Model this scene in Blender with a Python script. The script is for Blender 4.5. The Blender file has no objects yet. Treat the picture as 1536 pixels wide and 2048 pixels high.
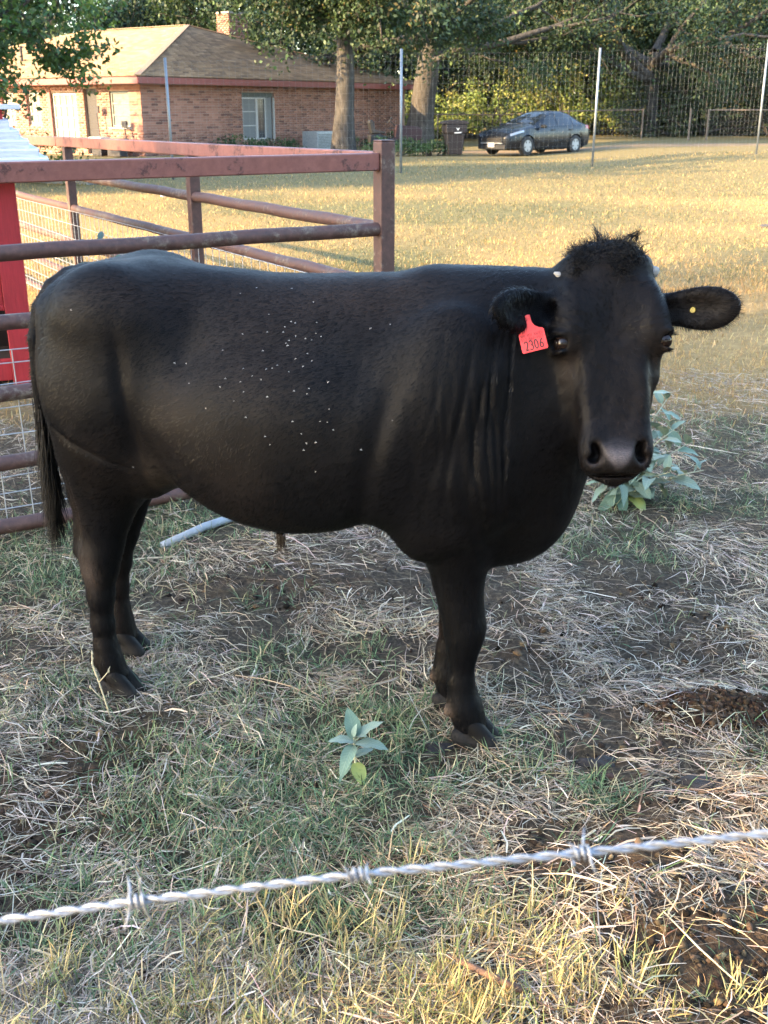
import bpy, math, random
import numpy as np
from mathutils import Vector, Matrix
R = math.radians
S = bpy.context.scene
C = S.collection
rng = np.random.default_rng(7)
random.seed(7)

# ---------------------------------------------------------------- camera
CAM_H = 1.6
cam_d = bpy.data.cameras.new('camera')
cam = bpy.data.objects.new('camera', cam_d)
C.objects.link(cam)
cam.location = (0, 0, CAM_H)
cam.rotation_euler = (R(90 - 20.6), 0, 0)
cam_d.sensor_fit = 'VERTICAL'
cam_d.sensor_height = 24.0
cam_d.lens = 24.0 * 2150 / 2048
cam_d.clip_start = 0.05
cam_d.clip_end = 3000
cam_d.dof.use_dof = True
cam_d.dof.focus_distance = 2.45
cam_d.dof.aperture_fstop = 9
S.camera = cam

# ---------------------------------------------------------------- sky and sun
SUN_EL = 20.0
SUN_AZ = (-0.902, -0.431)          # horizontal direction towards the sun
world = bpy.data.worlds.new('World')
S.world = world
world.use_nodes = True
wn = world.node_tree
bg = wn.nodes['Background']
sky = wn.nodes.new('ShaderNodeTexSky')
sky.sky_type = 'NISHITA'
sky.sun_disc = False
sky.sun_elevation = R(SUN_EL)
sky.sun_rotation = math.atan2(SUN_AZ[0], SUN_AZ[1])
sky.air_density = 1.0
sky.dust_density = 1.35
sky.ozone_density = 1.0
wn.links.new(sky.outputs['Color'], bg.inputs['Color'])
bg.inputs['Strength'].default_value = 0.15
sd = bpy.data.lights.new('sun', 'SUN')
sd.energy = 3.5
sd.angle = R(0.6)
sd.color = (1.0, 0.69, 0.36)
sun = bpy.data.objects.new('sun', sd)
C.objects.link(sun)
sv = Vector((SUN_AZ[0], SUN_AZ[1], math.tan(R(SUN_EL)) * math.hypot(*SUN_AZ)))
sun.rotation_euler = (-sv).to_track_quat('-Z', 'Y').to_euler()
sun.location = sv * 30
S.view_settings.view_transform = 'Standard'
S.view_settings.look = 'None'
S.view_settings.exposure = 3.05
S.view_settings.gamma = 1
S.view_settings.use_curve_mapping = False
S.render.engine = 'CYCLES'
S.cycles.use_denoising = True
S.cycles.max_bounces = 6
S.cycles.diffuse_bounces = 3
S.cycles.transparent_max_bounces = 6

# ---------------------------------------------------------------- helpers
def prop(o, label=None, cat=None, group=None, kind=None):
    if label: o['label'] = label
    if cat: o['category'] = cat
    if group: o['group'] = group
    if kind: o['kind'] = kind
    return o

def thing(name, label, cat, loc=(0, 0, 0), rz=0, group=None):
    o = bpy.data.objects.new(name, None)
    C.objects.link(o)
    o.empty_display_size = .2
    o.location = loc
    o.rotation_euler = (0, 0, rz)
    return prop(o, label, cat, group)

def link_mesh(name, me, mat=None, parent=None):
    o = bpy.data.objects.new(name, me)
    C.objects.link(o)
    if mat is not None and len(me.materials) == 0:
        me.materials.append(mat)
    if parent is not None:
        o.parent = parent
    return o

def np_mesh(name, V, F, mat=None, parent=None, attrs=None, smooth=False):
    """fast mesh from arrays, every face with the same number of corners"""
    V = np.asarray(V, np.float32); F = np.asarray(F, np.int32)
    me = bpy.data.meshes.new(name)
    k = F.shape[1]
    me.vertices.add(len(V)); me.vertices.foreach_set('co', V.ravel())
    me.loops.add(F.size); me.loops.foreach_set('vertex_index', F.ravel())
    me.polygons.add(len(F))
    me.polygons.foreach_set('loop_start', np.arange(0, F.size, k, dtype=np.int32))
    if smooth:
        me.polygons.foreach_set('use_smooth', np.ones(len(F), bool))
    for an, av in (attrs or {}).items():
        av = np.asarray(av, np.float32)
        if av.ndim == 1:
            a = me.attributes.new(an, 'FLOAT', 'POINT'); a.data.foreach_set('value', av)
        else:
            if av.shape[1] == 3: av = np.hstack([av, np.ones((len(av), 1), np.float32)])
            a = me.attributes.new(an, 'FLOAT_COLOR', 'POINT'); a.data.foreach_set('color', av.ravel())
    me.update(calc_edges=True)
    return link_mesh(name, me, mat, parent)

class MB:
    """collects simple solids into one mesh"""
    def __init__(s): s.v = []; s.f = []
    def add(s, vs, fs):
        n = len(s.v); s.v += [tuple(p) for p in vs]; s.f += [tuple(i + n for i in f) for f in fs]; return s
    def box(s, c, d, M=None, taper=1.0):
        x, y, z = d[0] / 2, d[1] / 2, d[2] / 2
        vs = [Vector((i * x * (taper if k > 0 else 1), j * y * (taper if k > 0 else 1), k * z)) for k in (-1, 1) for j in (-1, 1) for i in (-1, 1)]
        if M is not None: vs = [M @ p for p in vs]
        c = Vector(c)
        return s.add([p + c for p in vs], [(0, 2, 3, 1), (4, 5, 7, 6), (0, 1, 5, 4), (2, 6, 7, 3), (0, 4, 6, 2), (1, 3, 7, 5)])
    def bar(s, a, b, w, h, up=(0, 0, 1)):
        a = Vector(a); b = Vector(b); d = (b - a); L = d.length; d.normalize()
        sd_ = d.cross(Vector(up))
        if sd_.length < 1e-5: sd_ = Vector((1, 0, 0))
        sd_.normalize(); u = sd_.cross(d)
        M = Matrix((sd_, d, u)).transposed()
        return s.box((a + b) / 2, (w, L, h), M)
    def tube(s, pts, r, n=8, cap=True):
        pts = [Vector(p) for p in pts]
        if not hasattr(r, '__len__'): r = [r] * len(pts)
        vs = []; fs = []
        prev = None
        for i, p in enumerate(pts):
            t = (pts[min(i + 1, len(pts) - 1)] - pts[max(i - 1, 0)])
            if t.length < 1e-9: t = Vector((0, 0, 1))
            t.normalize()
            if prev is None:
                u = t.orthogonal().normalized()
            else:
                u = (prev - t * prev.dot(t))
                u = u.normalized() if u.length > 1e-6 else t.orthogonal().normalized()
            prev = u; w = t.cross(u)
            for k in range(n):
                a = 2 * math.pi * k / n
                vs.append(p + (u * math.cos(a) + w * math.sin(a)) * r[i])
        for i in range(len(pts) - 1):
            for k in range(n):
                fs.append((i * n + k, i * n + (k + 1) % n, (i + 1) * n + (k + 1) % n, (i + 1) * n + k))
        if cap:
            fs.append(tuple(range(n - 1, -1, -1))); fs.append(tuple((len(pts) - 1) * n + k for k in range(n)))
        return s.add(vs, fs)
    def prism(s, poly, z0, z1, M=None):
        """extrude a 2-D outline (x, y) from z0 to z1, placed with matrix M"""
        n = len(poly)
        vs = [Vector((x, y, z0)) for x, y in poly] + [Vector((x, y, z1)) for x, y in poly]
        if M is not None: vs = [M @ p for p in vs]
        return s.add(vs, [tuple(range(n - 1, -1, -1)), tuple(range(n, 2 * n))] + [(i, (i + 1) % n, n + (i + 1) % n, n + i) for i in range(n)])
    def mesh(s, name, smooth=False):
        me = bpy.data.meshes.new(name); me.from_pydata(s.v, [], s.f); me.update()
        if smooth:
            for p in me.polygons: p.use_smooth = True
        return me
    def build(s, name, mat=None, parent=None, smooth=False, bevel=0):
        o = link_mesh(name, s.mesh(name, smooth), mat, parent)
        if bevel:
            m = o.modifiers.new('bevel', 'BEVEL'); m.width = bevel; m.segments = 2; m.limit_method = 'ANGLE'
        return o

def smooth_angle(o, deg=40):
    me = o.data
    me.polygons.foreach_set('use_smooth', [True] * len(me.polygons))
    try: me.set_sharp_from_angle(angle=R(deg))
    except Exception: pass

class NT:
    """small node-tree builder"""
    def __init__(s, name):
        s.m = bpy.data.materials.new(name); s.m.use_nodes = True
        s.t = s.m.node_tree; s.p = s.t.nodes['Principled BSDF']
    def n(s, typ, **kw):
        nd = s.t.nodes.new(typ)
        for k, v in kw.items():
            if k in nd.inputs.keys() if isinstance(k, str) else False: nd.inputs[k].default_value = v
            else: setattr(nd, k, v)
        return nd
    def l(s, a, b): s.t.links.new(a, b); return b
    def coord(s, kind='Object', scale=(1, 1, 1)):
        c = s.n('ShaderNodeTexCoord'); mp = s.n('ShaderNodeMapping'); mp.inputs['Scale'].default_value = scale
        s.l(c.outputs[kind], mp.inputs['Vector']); return mp.outputs['Vector']
    def noise(s, vec, scale, detail=4, rough=.55, dist=0):
        nd = s.n('ShaderNodeTexNoise'); nd.inputs['Scale'].default_value = scale
        nd.inputs['Detail'].default_value = detail; nd.inputs['Roughness'].default_value = rough
        nd.inputs['Distortion'].default_value = dist
        if vec is not None: s.l(vec, nd.inputs['Vector'])
        return nd.outputs['Fac']
    def ramp(s, fac, stops):
        nd = s.n('ShaderNodeValToRGB'); e = nd.color_ramp.elements
        while len(e) < len(stops): e.new(.5)
        for i, (p, c) in enumerate(stops):
            e[i].position = p
            if not hasattr(c, '__len__'): c = (c, c, c)
            e[i].color = (*c, 1)
        s.l(fac, nd.inputs['Fac']); return nd.outputs['Color']
    def mix(s, fac, a, b, mode='MIX'):
        nd = s.n('ShaderNodeMix', data_type='RGBA', blend_type=mode)
        for sock, v in ((nd.inputs[0], fac), (nd.inputs[6], a), (nd.inputs[7], b)):
            if hasattr(v, 'is_linked') or hasattr(v, 'links'): s.l(v, sock)
            elif hasattr(v, '__len__'): sock.default_value = (*v, 1)
            else: sock.default_value = v if sock.type == 'VALUE' else (v, v, v, 1)
        return nd.outputs[2]
    def attr(s, name):
        nd = s.n('ShaderNodeAttribute'); nd.attribute_name = name; return nd
    def math(s, op, a, b=0.0):
        nd = s.n('ShaderNodeMath', operation=op)
        for sock, v in ((nd.inputs[0], a), (nd.inputs[1], b)):
            if hasattr(v, 'links'): s.l(v, sock)
            else: sock.default_value = v
        return nd.outputs[0]
    def bump(s, h, strength=.3, dist=.01, normal=None):
        nd = s.n('ShaderNodeBump'); nd.inputs['Strength'].default_value = strength; nd.inputs['Distance'].default_value = dist
        s.l(h, nd.inputs['Height'])
        if normal is not None: s.l(normal, nd.inputs['Normal'])
        s.l(nd.outputs['Normal'], s.p.inputs['Normal']); return nd.outputs['Normal']
    def set(s, **kw):
        for k, v in kw.items():
            k = k.replace('_', ' ')
            sock = s.p.inputs[k]
            if hasattr(v, 'links'): s.l(v, sock)
            elif hasattr(v, '__len__') and len(v) == 3: sock.default_value = (*v, 1)
            else: sock.default_value = v
        return s

def simple(name, col, rough=.6, metal=0, var=.25, scale=20, bump=0.0, spec=None):
    """a material with mottled colour and fine relief"""
    t = NT(name); v = t.coord('Object')
    f = t.noise(v, scale, 5, .6)
    lo = tuple(c * (1 - var) for c in col); hi = tuple(min(1, c * (1 + var)) for c in col)
    t.set(Base_Color=t.ramp(f, [(.3, lo), (.7, hi)]), Roughness=rough, Metallic=metal)
    if spec is not None: t.p.inputs['Specular IOR Level'].default_value = spec
    if bump: t.bump(t.noise(v, scale * 4, 4), bump, .005)
    return t.m

def vnoise(x, y, seed=0):
    """smooth 2-D value noise, range -1..1"""
    x = np.asarray(x, float); y = np.asarray(y, float)
    xi = np.floor(x).astype(np.int64); yi = np.floor(y).astype(np.int64)
    fx = x - xi; fy = y - yi
    fx = fx * fx * (3 - 2 * fx); fy = fy * fy * (3 - 2 * fy)
    def h(a, b):
        n = (a * 374761393 + b * 668265263 + seed * 1442695041) & 0xFFFFFFFF
        n = ((n ^ (n >> 13)) * 1274126177) & 0xFFFFFFFF
        return ((n ^ (n >> 16)) & 0xFFFF) / 32767.5 - 1
    return (h(xi, yi) * (1 - fx) + h(xi + 1, yi) * fx) * (1 - fy) + (h(xi, yi + 1) * (1 - fx) + h(xi + 1, yi + 1) * fx) * fy

def fbm(x, y, oct=4, seed=0):
    t = 0; a = 1; n = 0
    for i in range(oct):
        t = t + a * vnoise(x * 2 ** i, y * 2 ** i, seed + i); n += a; a *= .5
    return t / n
# ================================================================ ground
def sstep(a, b, x):
    t = np.clip((np.asarray(x, float) - a) / (b - a), 0, 1); return t * t * (3 - 2 * t)
def blob(x, y, cx, cy, rx, ry, p=1.6):
    d = ((x - cx) / rx) ** 2 + ((y - cy) / ry) ** 2
    return np.exp(-d ** p)
def height(x, y):
    x = np.asarray(x, float); y = np.asarray(y, float)
    near = 1 - sstep(6, 11, y)
    h = near * (.020 * fbm(x * 2.3, y * 2.3, 3, 2) + .010 * fbm(x * 9, y * 9, 3, 4) + .007 * fbm(x * 24, y * 24, 2, 6))
    h = h + (1 - near) * (.05 * fbm(x * .12, y * .12, 3, 41) + .012 * fbm(x * 1.3, y * 1.3, 2, 42))
    h = h + .24 * sstep(5, 11, x) * sstep(24, 34, y)
    h = h + .045 * blob(x, y, .93, 2.62, .20, .13) + .02 * blob(x, y, .55, 1.88, .2, .2)
    h = h - .018 * blob(x, y, -.80, 2.12, .22, .18) - .02 * blob(x, y, .57, 2.42, .07, .035)
    for cx, cy in ((.285, 2.52), (.19, 2.70), (-.74, 2.76), (-.78, 3.02)):
        w = blob(x, y, cx, cy, .09, .09); h = h * (1 - w)
    return h
GREEN = [(.285, 2.49, .10, .05, 1.0), (.17, 2.66, .09, .05, .9), (-.74, 2.71, .10, .05, .8), (-.80, 2.97, .1, .05, .7), (-.26, 2.22, .34, .40, 1.0), (-.05, 2.55, .25, .22, .9), (-1.2, 3.75, .42, .40, 1.0), (-.90, 4.1, .35, .3, .9), (.02, 2.62, .25, .10, .9), (-.98, 2.66, .20, .16, .6),
         (-.8, 2.9, .2, .2, .35), (.30, 2.40, .22, .10, .5), (.73, 4.05, .3, .25, .7), (1.0, 3.72, .10, .08, .9), (1.5, 4.4, .5, .2, .7), (.15, 1.95, .10, .10, .35), (-.02, 2.0, .22, .16, .75),
         (.22, 2.66, .10, .08, .7), (.62, 2.27, .10, .05, .9), (1.02, 2.46, .12, .05, .7), (-.62, 1.72, .22, .10, .5), (-.45, 3.35, .14, .08, .5), (-.25, 3.0, .2, .1, .45), (1.9, 5.4, .6, .4, .6), (-.74, 1.95, .10, .07, .6), (-.1, 1.86, .12, .08, .4), (-.5, 2.75, .3, .16, .45)]
YELLOW = [(.04, 1.70, .26, .13, 1.0), (.34, 1.63, .13, .08, .9), (-.22, 1.63, .3, .10, .7), (-.55, 1.60, .2, .1, .4), (.12, 1.58, .4, .10, .8), (.02, 1.84, .10, .06, .5)]
SOIL = [(.48, 1.90, .24, .20, 1.0), (.72, 1.72, .26, .26, 1.0), (.93, 2.62, .24, .16, .9), (-.84, 2.14, .36, .26, 1.0), (-.70, 2.44, .34, .18, .95), (-.30, 3.52, .38, .16, .8), (.57, 2.42, .10, .05, 1.0),
        (.78, 2.15, .42, .18, .75), (.9, 3.4, .25, .12, .7), (.45, 2.95, .2, .12, .6), (-.55, 2.05, .12, .12, .5), (.30, 3.15, .3, .2, .4), (.95, 3.1, .5, .3, .4), (-.62, 2.58, .2, .1, .5), (.66, 1.62, .25, .1, .9), (1.1, 2.35, .18, .12, .6), (-.42, 1.66, .1, .06, .5), (.14, 2.46, .09, .05, .6)]
def zone(tab, x, y, seed=50, wob=.5):
    t = 0 * x
    wx = .10 * vnoise(x * 6, y * 6, seed) + .05 * vnoise(x * 15, y * 15, seed + 1); wy = .08 * vnoise(x * 6, y * 6, seed + 2) + .04 * vnoise(x * 15, y * 15, seed + 3)
    for cx, cy, rx, ry, w in tab: t = np.maximum(t, w * blob(x + wx, y + wy, cx, cy, rx, ry, 1.0))
    return np.clip(t + wob * .35 * fbm(x * 7, y * 7, 3, seed + 5) * (t > .03), 0, 1)
def z_field(x, y):   # 1 where the mown dry field begins
    return sstep(4.9, 6.6, y + .7 * fbm(x * .9, y * .9, 3, 61))
def z_fgreen(x, y):   # greener patches of the field
    g = np.clip(fbm(x * .22, y * .16, 4, 71) * 1.7 + .05, 0, 1) * sstep(7, 9, y)
    g = np.maximum(g, .75 * sstep(20.5, 22.5, y + 1.5 * fbm(x * .3, y * .3, 2, 75)) * (1 - sstep(8, 13, x - .3 * (y - 20))))
    g = np.maximum(g, .8 * sstep(-1.5, -4.0, x + .25 * (y - 9)) * sstep(10, 14, y) * (.5 + .5 * fbm(x * .5, y * .4, 3, 78)))
    return np.clip(g, 0, 1)
def axis(fine, lo, hi, step, far, grow=1.12):
    a = list(np.arange(lo, hi + 1e-6, step)); s = step; p = a[-1]
    while p < far[1]:
        s *= grow; p += s; a.append(p)
    s = step; p = lo; b = []
    while p > far[0]:
        s *= grow; p -= s; b.append(p)
    return np.array(b[::-1] + a)
gx = axis(1, -2.2, 2.2, .0155, (-260, 260), 1.09)
gy = axis(1, 1.15, 5.2, .0155, (-60, 420), 1.035)
X, Y = np.meshgrid(gx, gy)
Z = height(X, Y)
xf, yf = X.ravel(), Y.ravel()
soil = zone(SOIL, xf, yf, 50) * (1 - z_field(xf, yf)); green = zone(GREEN, xf, yf, 150); fld = z_field(xf, yf); fg = z_fgreen(xf, yf)
soil_rel = np.clip(soil * (yf < 5.5), 0, 1)
Z = Z + (soil_rel * (.010 * fbm(xf * 45, yf * 45, 2, 90) + .008 * np.abs(fbm(xf * 18, yf * 18, 2, 91)))).reshape(Z.shape)
nx_, ny_ = len(gx), len(gy)
ii = np.arange(nx_ * ny_).reshape(ny_, nx_)
GF = np.stack([ii[:-1, :-1], ii[:-1, 1:], ii[1:, 1:], ii[1:, :-1]], -1).reshape(-1, 4)
def driveway(x, y):   # dirt track beyond the wire fence
    return sstep(2.0, .8, np.abs(y - (43.5 + .10 * x) + .7 * fbm(x * .3, y * .3, 2, 95))) * sstep(0, 3, x) * .9
dirt = driveway(xf, yf)
t = NT('ground_soil_and_grass')
v3 = t.coord('Object')
a_s = t.attr('soil').outputs['Fac']; a_f = t.attr('field').outputs['Fac']; a_g = t.attr('fgreen').outputs['Fac']; a_d = t.attr('dirt').outputs['Fac']; a_n = t.attr('green').outputs['Fac']
nf = t.noise(v3, 60, 6, .65); nm = t.noise(v3, 14, 5, .6); nb = t.noise(v3, 1.1, 5, .6); nff = t.noise(v3, 220, 3, .7)
litter = t.ramp(nf, [(.28, (.022, .017, .013)), (.5, (.062, .048, .033)), (.70, (.16, .12, .075))])
soilc = t.ramp(nf, [(.3, (.012, .009, .007)), (.55, (.038, .028, .020)), (.75, (.085, .062, .042))])
soilc = t.mix(t.ramp(nm, [(.40, 0.0), (.62, 1.0)]), soilc, t.ramp(nf, [(.3, (.022, .015, .010)), (.7, (.14, .085, .042))]))
near = t.mix(a_s, litter, soilc)
near = t.mix(t.math('MULTIPLY', a_n, .6), near, t.ramp(nf, [(.3, (.022, .026, .014)), (.7, (.075, .085, .04))]))
gold = t.ramp(t.noise(v3, 9, 6, .7), [(.3, (.20, .13, .052)), (.5, (.30, .20, .082)), (.7, (.39, .27, .115))])
gold = t.mix(t.ramp(nb, [(.38, 0.0), (.62, .5)]), gold, (.22, .17, .08))
fgrn = t.ramp(t.noise(v3, 7, 6, .7), [(.3, (.070, .072, .034)), (.7, (.165, .15, .072))])
fieldc = t.mix(a_g, gold, fgrn)
cc = t.mix(a_f, near, fieldc)
cc = t.mix(a_d, cc, t.ramp(nm, [(.3, (.18, .125, .075)), (.7, (.29, .21, .135))]))
t.set(Base_Color=cc, Roughness=.95); t.p.inputs['Specular IOR Level'].default_value = .15
t.bump(t.mix(.5, nf, nff), .8, .02)
ground = np_mesh('ground', np.stack([xf, yf, Z.ravel()], 1), GF, t.m, None, {'soil': soil, 'green': green, 'field': fld, 'fgreen': fg, 'dirt': dirt}, smooth=True)
ground['kind'] = 'structure'
# ================================================================ grass, straw and crumbs lying on the ground
def blade_mat(name, rough=.65, trans=.3):
    t = NT(name); c = t.attr('tint').outputs['Color']
    t.set(Base_Color=c, Roughness=rough); t.p.inputs['Specular IOR Level'].default_value = .25
    tr = t.n('ShaderNodeBsdfTranslucent'); t.l(c, tr.inputs['Color'])
    mx = t.n('ShaderNodeMixShader'); mx.inputs[0].default_value = trans
    out = [n for n in t.t.nodes if n.type == 'OUTPUT_MATERIAL'][0]
    t.l(t.p.outputs[0], mx.inputs[1]); t.l(tr.outputs[0], mx.inputs[2]); t.l(mx.outputs[0], out.inputs['Surface'])
    return t.m
M_BLADE = blade_mat('grass_blade'); M_STRAW = blade_mat('dry_straw', .6, .12)

def sample(n, y0, y1, spread=.42, pad=.45, p=1.0):
    """more points close by, fewer far off"""
    r = rng.random(n)
    y = y0 * (y1 / y0) ** r if p == 1 else (y0 ** (1 - p) + r * (y1 ** (1 - p) - y0 ** (1 - p))) ** (1 / (1 - p))
    x = rng.uniform(-1, 1, n) * (spread * y + pad)
    return x, y
def ribbons(P, W, side, tint, name, mat, tip=.1):
    """P: (N,K,3) centre lines, W: (N,) width, side: (N,3) unit vector across"""
    N, K, _ = P.shape
    prof = np.concatenate([np.linspace(.75, 1, max(K // 2, 1)), np.linspace(1, tip, K - max(K // 2, 1))])
    off = side[:, None] * (W[:, None, None] * prof[None, :, None] * .5)
    V = np.stack([P - off, P + off], 2).reshape(-1, 3)
    b = (np.arange(N) * K * 2)[:, None] + (np.arange(K - 1) * 2)[None]
    F = np.stack([b, b + 1, b + 3, b + 2], -1).reshape(-1, 4)
    T = np.repeat(tint, K * 2, axis=0)
    o = np_mesh(name, V, F, mat, None, {'tint': T}); o['kind'] = 'stuff'; return o
def curve_paths(x, y, z, az, lean, length, bend, K):
    """blades that leave the ground at angle lean (0 upright) and droop"""
    n = len(x); P = np.zeros((n, K, 3)); P[:, 0] = np.stack([x, y, z], 1)
    a = lean.copy()
    for k in range(1, K):
        d = np.stack([np.sin(a) * np.cos(az), np.sin(a) * np.sin(az), np.cos(a)], 1)
        P[:, k] = P[:, k - 1] + d * (length / (K - 1))[:, None]
        a = a + bend / (K - 1); az = az + rng.normal(0, .12, n)
    return P
def side_of(az, twist):
    return np.stack([-np.sin(az) * np.cos(twist), np.cos(az) * np.cos(twist), np.sin(twist)], 1)
def palette(n, cols, w, jit=.18):
    c = np.array(cols)[rng.choice(len(cols), n, p=np.array(w) / np.sum(w))]
    c = c * rng.normal(1, jit, (n, 1)) * rng.normal(1, .05, (n, 3))
    return np.clip(c, .004, .9)
BULL_FEET = [(.285, 2.52), (.19, 2.70), (-.74, 2.76), (-.78, 3.02)]

# --- green bermuda grass in clumps
x, y = sample(56000, 1.25, 6.5, .40, .3)
g = zone(GREEN, x, y, 150); keep = rng.random(len(x)) < np.clip(g * 1.2, 0, 1) * (.06 + 1.1 * np.clip(fbm(x * 16, y * 16, 2, 301) + .5, 0, 1)) + .012
x, y = x[keep], y[keep]
k = 4
x = np.repeat(x, k) + rng.normal(0, .008, len(x) * k); y = np.repeat(y, k) + rng.normal(0, .008, len(y) * k); n = len(x)
az = rng.uniform(0, 2 * math.pi, n); lean = rng.uniform(.25, 1.35, n); L = rng.gamma(4.5, .0085, n) + .012
P = curve_paths(x, y, height(x, y) - .004, az, lean, L, rng.uniform(.1, 1.0, n), 4)
tint = palette(n, [(.110, .178, .085), (.155, .225, .11), (.26, .29, .15), (.08, .128, .07), (.43, .36, .21)], [4, 4, 2.8, 2, 3.0])
ribbons(P, rng.uniform(.0016, .0034, n), side_of(az, rng.normal(0, .5, n)), tint, 'green_grass', M_BLADE)

# --- taller yellowing grass under the wire
x, y = sample(12000, 1.2, 2.2, .40, .25)
g = zone(YELLOW, x, y, 250); keep = rng.random(len(x)) < g * .9 * (.06 + np.clip(fbm(x * 14, y * 14, 2, 311) * 1.5 + .38, 0, 1))
x, y = x[keep], y[keep]; k = 5
x = np.repeat(x, k) + rng.normal(0, .010, len(x) * k); y = np.repeat(y, k) + rng.normal(0, .010, len(y) * k); n = len(x)
az = rng.uniform(0, 2 * math.pi, n); lean = rng.uniform(.05, .9, n); L = rng.gamma(5, .0092, n) + .015
P = curve_paths(x, y, height(x, y) - .004, az, lean, L, rng.uniform(0, .8, n), 4)
tint = palette(n, [(.46, .36, .16), (.36, .31, .14), (.24, .26, .10), (.55, .44, .22), (.15, .19, .07)], [4, 3, 2, 2, 1])
ribbons(P, rng.uniform(.0016, .0034, n), side_of(az, rng.normal(0, .5, n)), tint, 'yellow_grass', M_BLADE)

# --- loose straw and dead stems, lying flat in tangles
x, y = sample(185000, 1.2, 7.0, .42, .35)
s = zone(SOIL, x, y, 50); g = zone(GREEN, x, y, 150)
dens = (1 - .92 * s) * (1 - .6 * g) * (.10 + 1.1 * np.clip(fbm(x * 5, y * 5, 3, 321) * 1.7 + .42, 0, 1))
bare = np.maximum.reduce([blob(x, y, .93, 2.62, .21, .12), blob(x, y, .57, 2.42, .08, .045), blob(x, y, .14, 2.47, .06, .04), blob(x, y, .80, 2.30, .07, .05)])
keep = rng.random(len(x)) < dens * (1 - .93 * bare); x, y = x[keep], y[keep]; n = len(x)
az = math.pi * vnoise(x * 3, y * 3, 331) + rng.normal(0, .9, n)
lean = rng.uniform(1.28, 1.62, n); L = rng.gamma(1.9, .029, n) + .010; L = np.minimum(L, .30)
K = 4
P = np.zeros((n, K, 3)); aa = az.copy(); px_, py_ = x.copy(), y.copy(); lift = rng.gamma(1.6, .006, n); arch = rng.uniform(-.2, 1.0, n) * L * .10
curl = rng.normal(0, .42, n)
for kk in range(K):
    f = kk / (K - 1)
    P[:, kk, 0] = px_; P[:, kk, 1] = py_
    P[:, kk, 2] = height(px_, py_) + .002 + lift * (1 - .6 * f) + arch * 4 * f * (1 - f) * rng.uniform(.6, 1.1, n)
    px_ = px_ + np.cos(aa) * L / (K - 1); py_ = py_ + np.sin(aa) * L / (K - 1); aa = aa + curl * .6 + rng.normal(0, .12, n)
grey = np.clip(.5 + .9 * vnoise(x * 1.3 + 3, y * 1.3, 341) + .35 * sstep(2.6, 4.0, y) * sstep(.2, .9, x), 0, 1)
warm = palette(n, [(.56, .44, .29), (.40, .30, .185), (.70, .59, .42), (.22, .145, .085), (.10, .068, .045)], [4, 4, 2, 2.4, 1.4])
cool = palette(n, [(.45, .375, .285), (.295, .24, .175), (.59, .51, .41), (.13, .10, .073)], [4, 3, 2, 2.4])
tint = np.where((rng.random(n) < grey)[:, None], cool, warm)
ribbons(P, np.clip(rng.lognormal(-6.45, .45, n), .0006, .0048), side_of(az, rng.normal(0, .6, n)), tint, 'straw_litter', M_STRAW, .5)

# --- the mown dry field
def field_grass(name, n0, y0, y1, wd, ln, dens_fn=None, pcl=1.0):
    x, y = sample(n0, y0, y1, .46, 1.0, pcl)
    f = z_field(x, y); keep = rng.random(n0) < f * (.45 + .75 * np.clip(fbm(x * 2.2, y * 2.2, 2, 351) + .5, 0, 1))
    if dens_fn is not None: keep &= dens_fn(x, y)
    x, y = x[keep], y[keep]; n = len(x)
    az = rng.uniform(0, 2 * math.pi, n); s = (y / y0) ** .55
    P = curve_paths(x, y, height(x, y) - .005, az, rng.uniform(.15, 1.25, n), rng.uniform(.5, 1.4, n) * ln * s ** .5, rng.uniform(0, .8, n), 2)
    g = z_fgreen(x, y)
    dry = palette(n, [(.46, .305, .122), (.38, .245, .098), (.52, .365, .17), (.28, .18, .07), (.32, .18, .07)], [5, 4, 2.5, 1.5, .8])
    grn = palette(n, [(.125, .13, .058), (.19, .175, .082), (.09, .10, .044), (.28, .22, .105)], [3, 3, 2, 1.5])
    tint = np.where((rng.random(n) < g * .9)[:, None], grn, dry)
    tint = tint * (1 + .30 * fbm(x * .35, y * .9, 3, 371) + .18 * fbm(x * 1.6, y * 3.5, 2, 375))[:, None]
    return ribbons(P, wd * s * rng.uniform(.6, 1.3, n), side_of(az, rng.normal(0, .5, n)), tint, name, M_BLADE)
field_grass('dry_grass', 100000, 4.6, 12, .0030, .038)
field_grass('field_grass', 130000, 10, 37, .0055, .038)

# --- crumbs of soil and dung
def crumbs(name, x, y, r, mat, cols, w, parent=None):
    ico = np.array([(0, 0, 1), (.89, 0, .45), (.28, .85, .45), (-.72, .53, .45), (-.72, -.53, .45), (.28, -.85, .45), (.72, .53, -.45), (-.28, .85, -.45), (-.89, 0, -.45), (-.28, -.85, -.45), (.72, -.53, -.45), (0, 0, -1)])
    icf = np.array([(0, 1, 2), (0, 2, 3), (0, 3, 4), (0, 4, 5), (0, 5, 1), (1, 6, 2), (2, 7, 3), (3, 8, 4), (4, 9, 5), (5, 10, 1), (2, 6, 7), (3, 7, 8), (4, 8, 9), (5, 9, 10), (1, 10, 6), (6, 11, 7), (7, 11, 8), (8, 11, 9), (9, 11, 10), (10, 11, 6)])
    n = len(x)
    V = ico[None] * r[:, None, None] * rng.uniform(.55, 1.35, (n, 12, 1)) * rng.uniform(.6, 1.3, (n, 1, 3))
    V = V + np.stack([x, y, height(x, y) + r * .25], 1)[:, None]
    F = (icf[None] + (np.arange(n) * 12)[:, None, None]).reshape(-1, 3)
    return np_mesh(name, V.reshape(-1, 3), F, mat, parent, {'tint': np.repeat(palette(n, cols, w, .3), 12, 0)})
t = NT('soil_crumb'); t.set(Base_Color=t.attr('tint').outputs['Color'], Roughness=.95); t.p.inputs['Specular IOR Level'].default_value = .1
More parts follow.
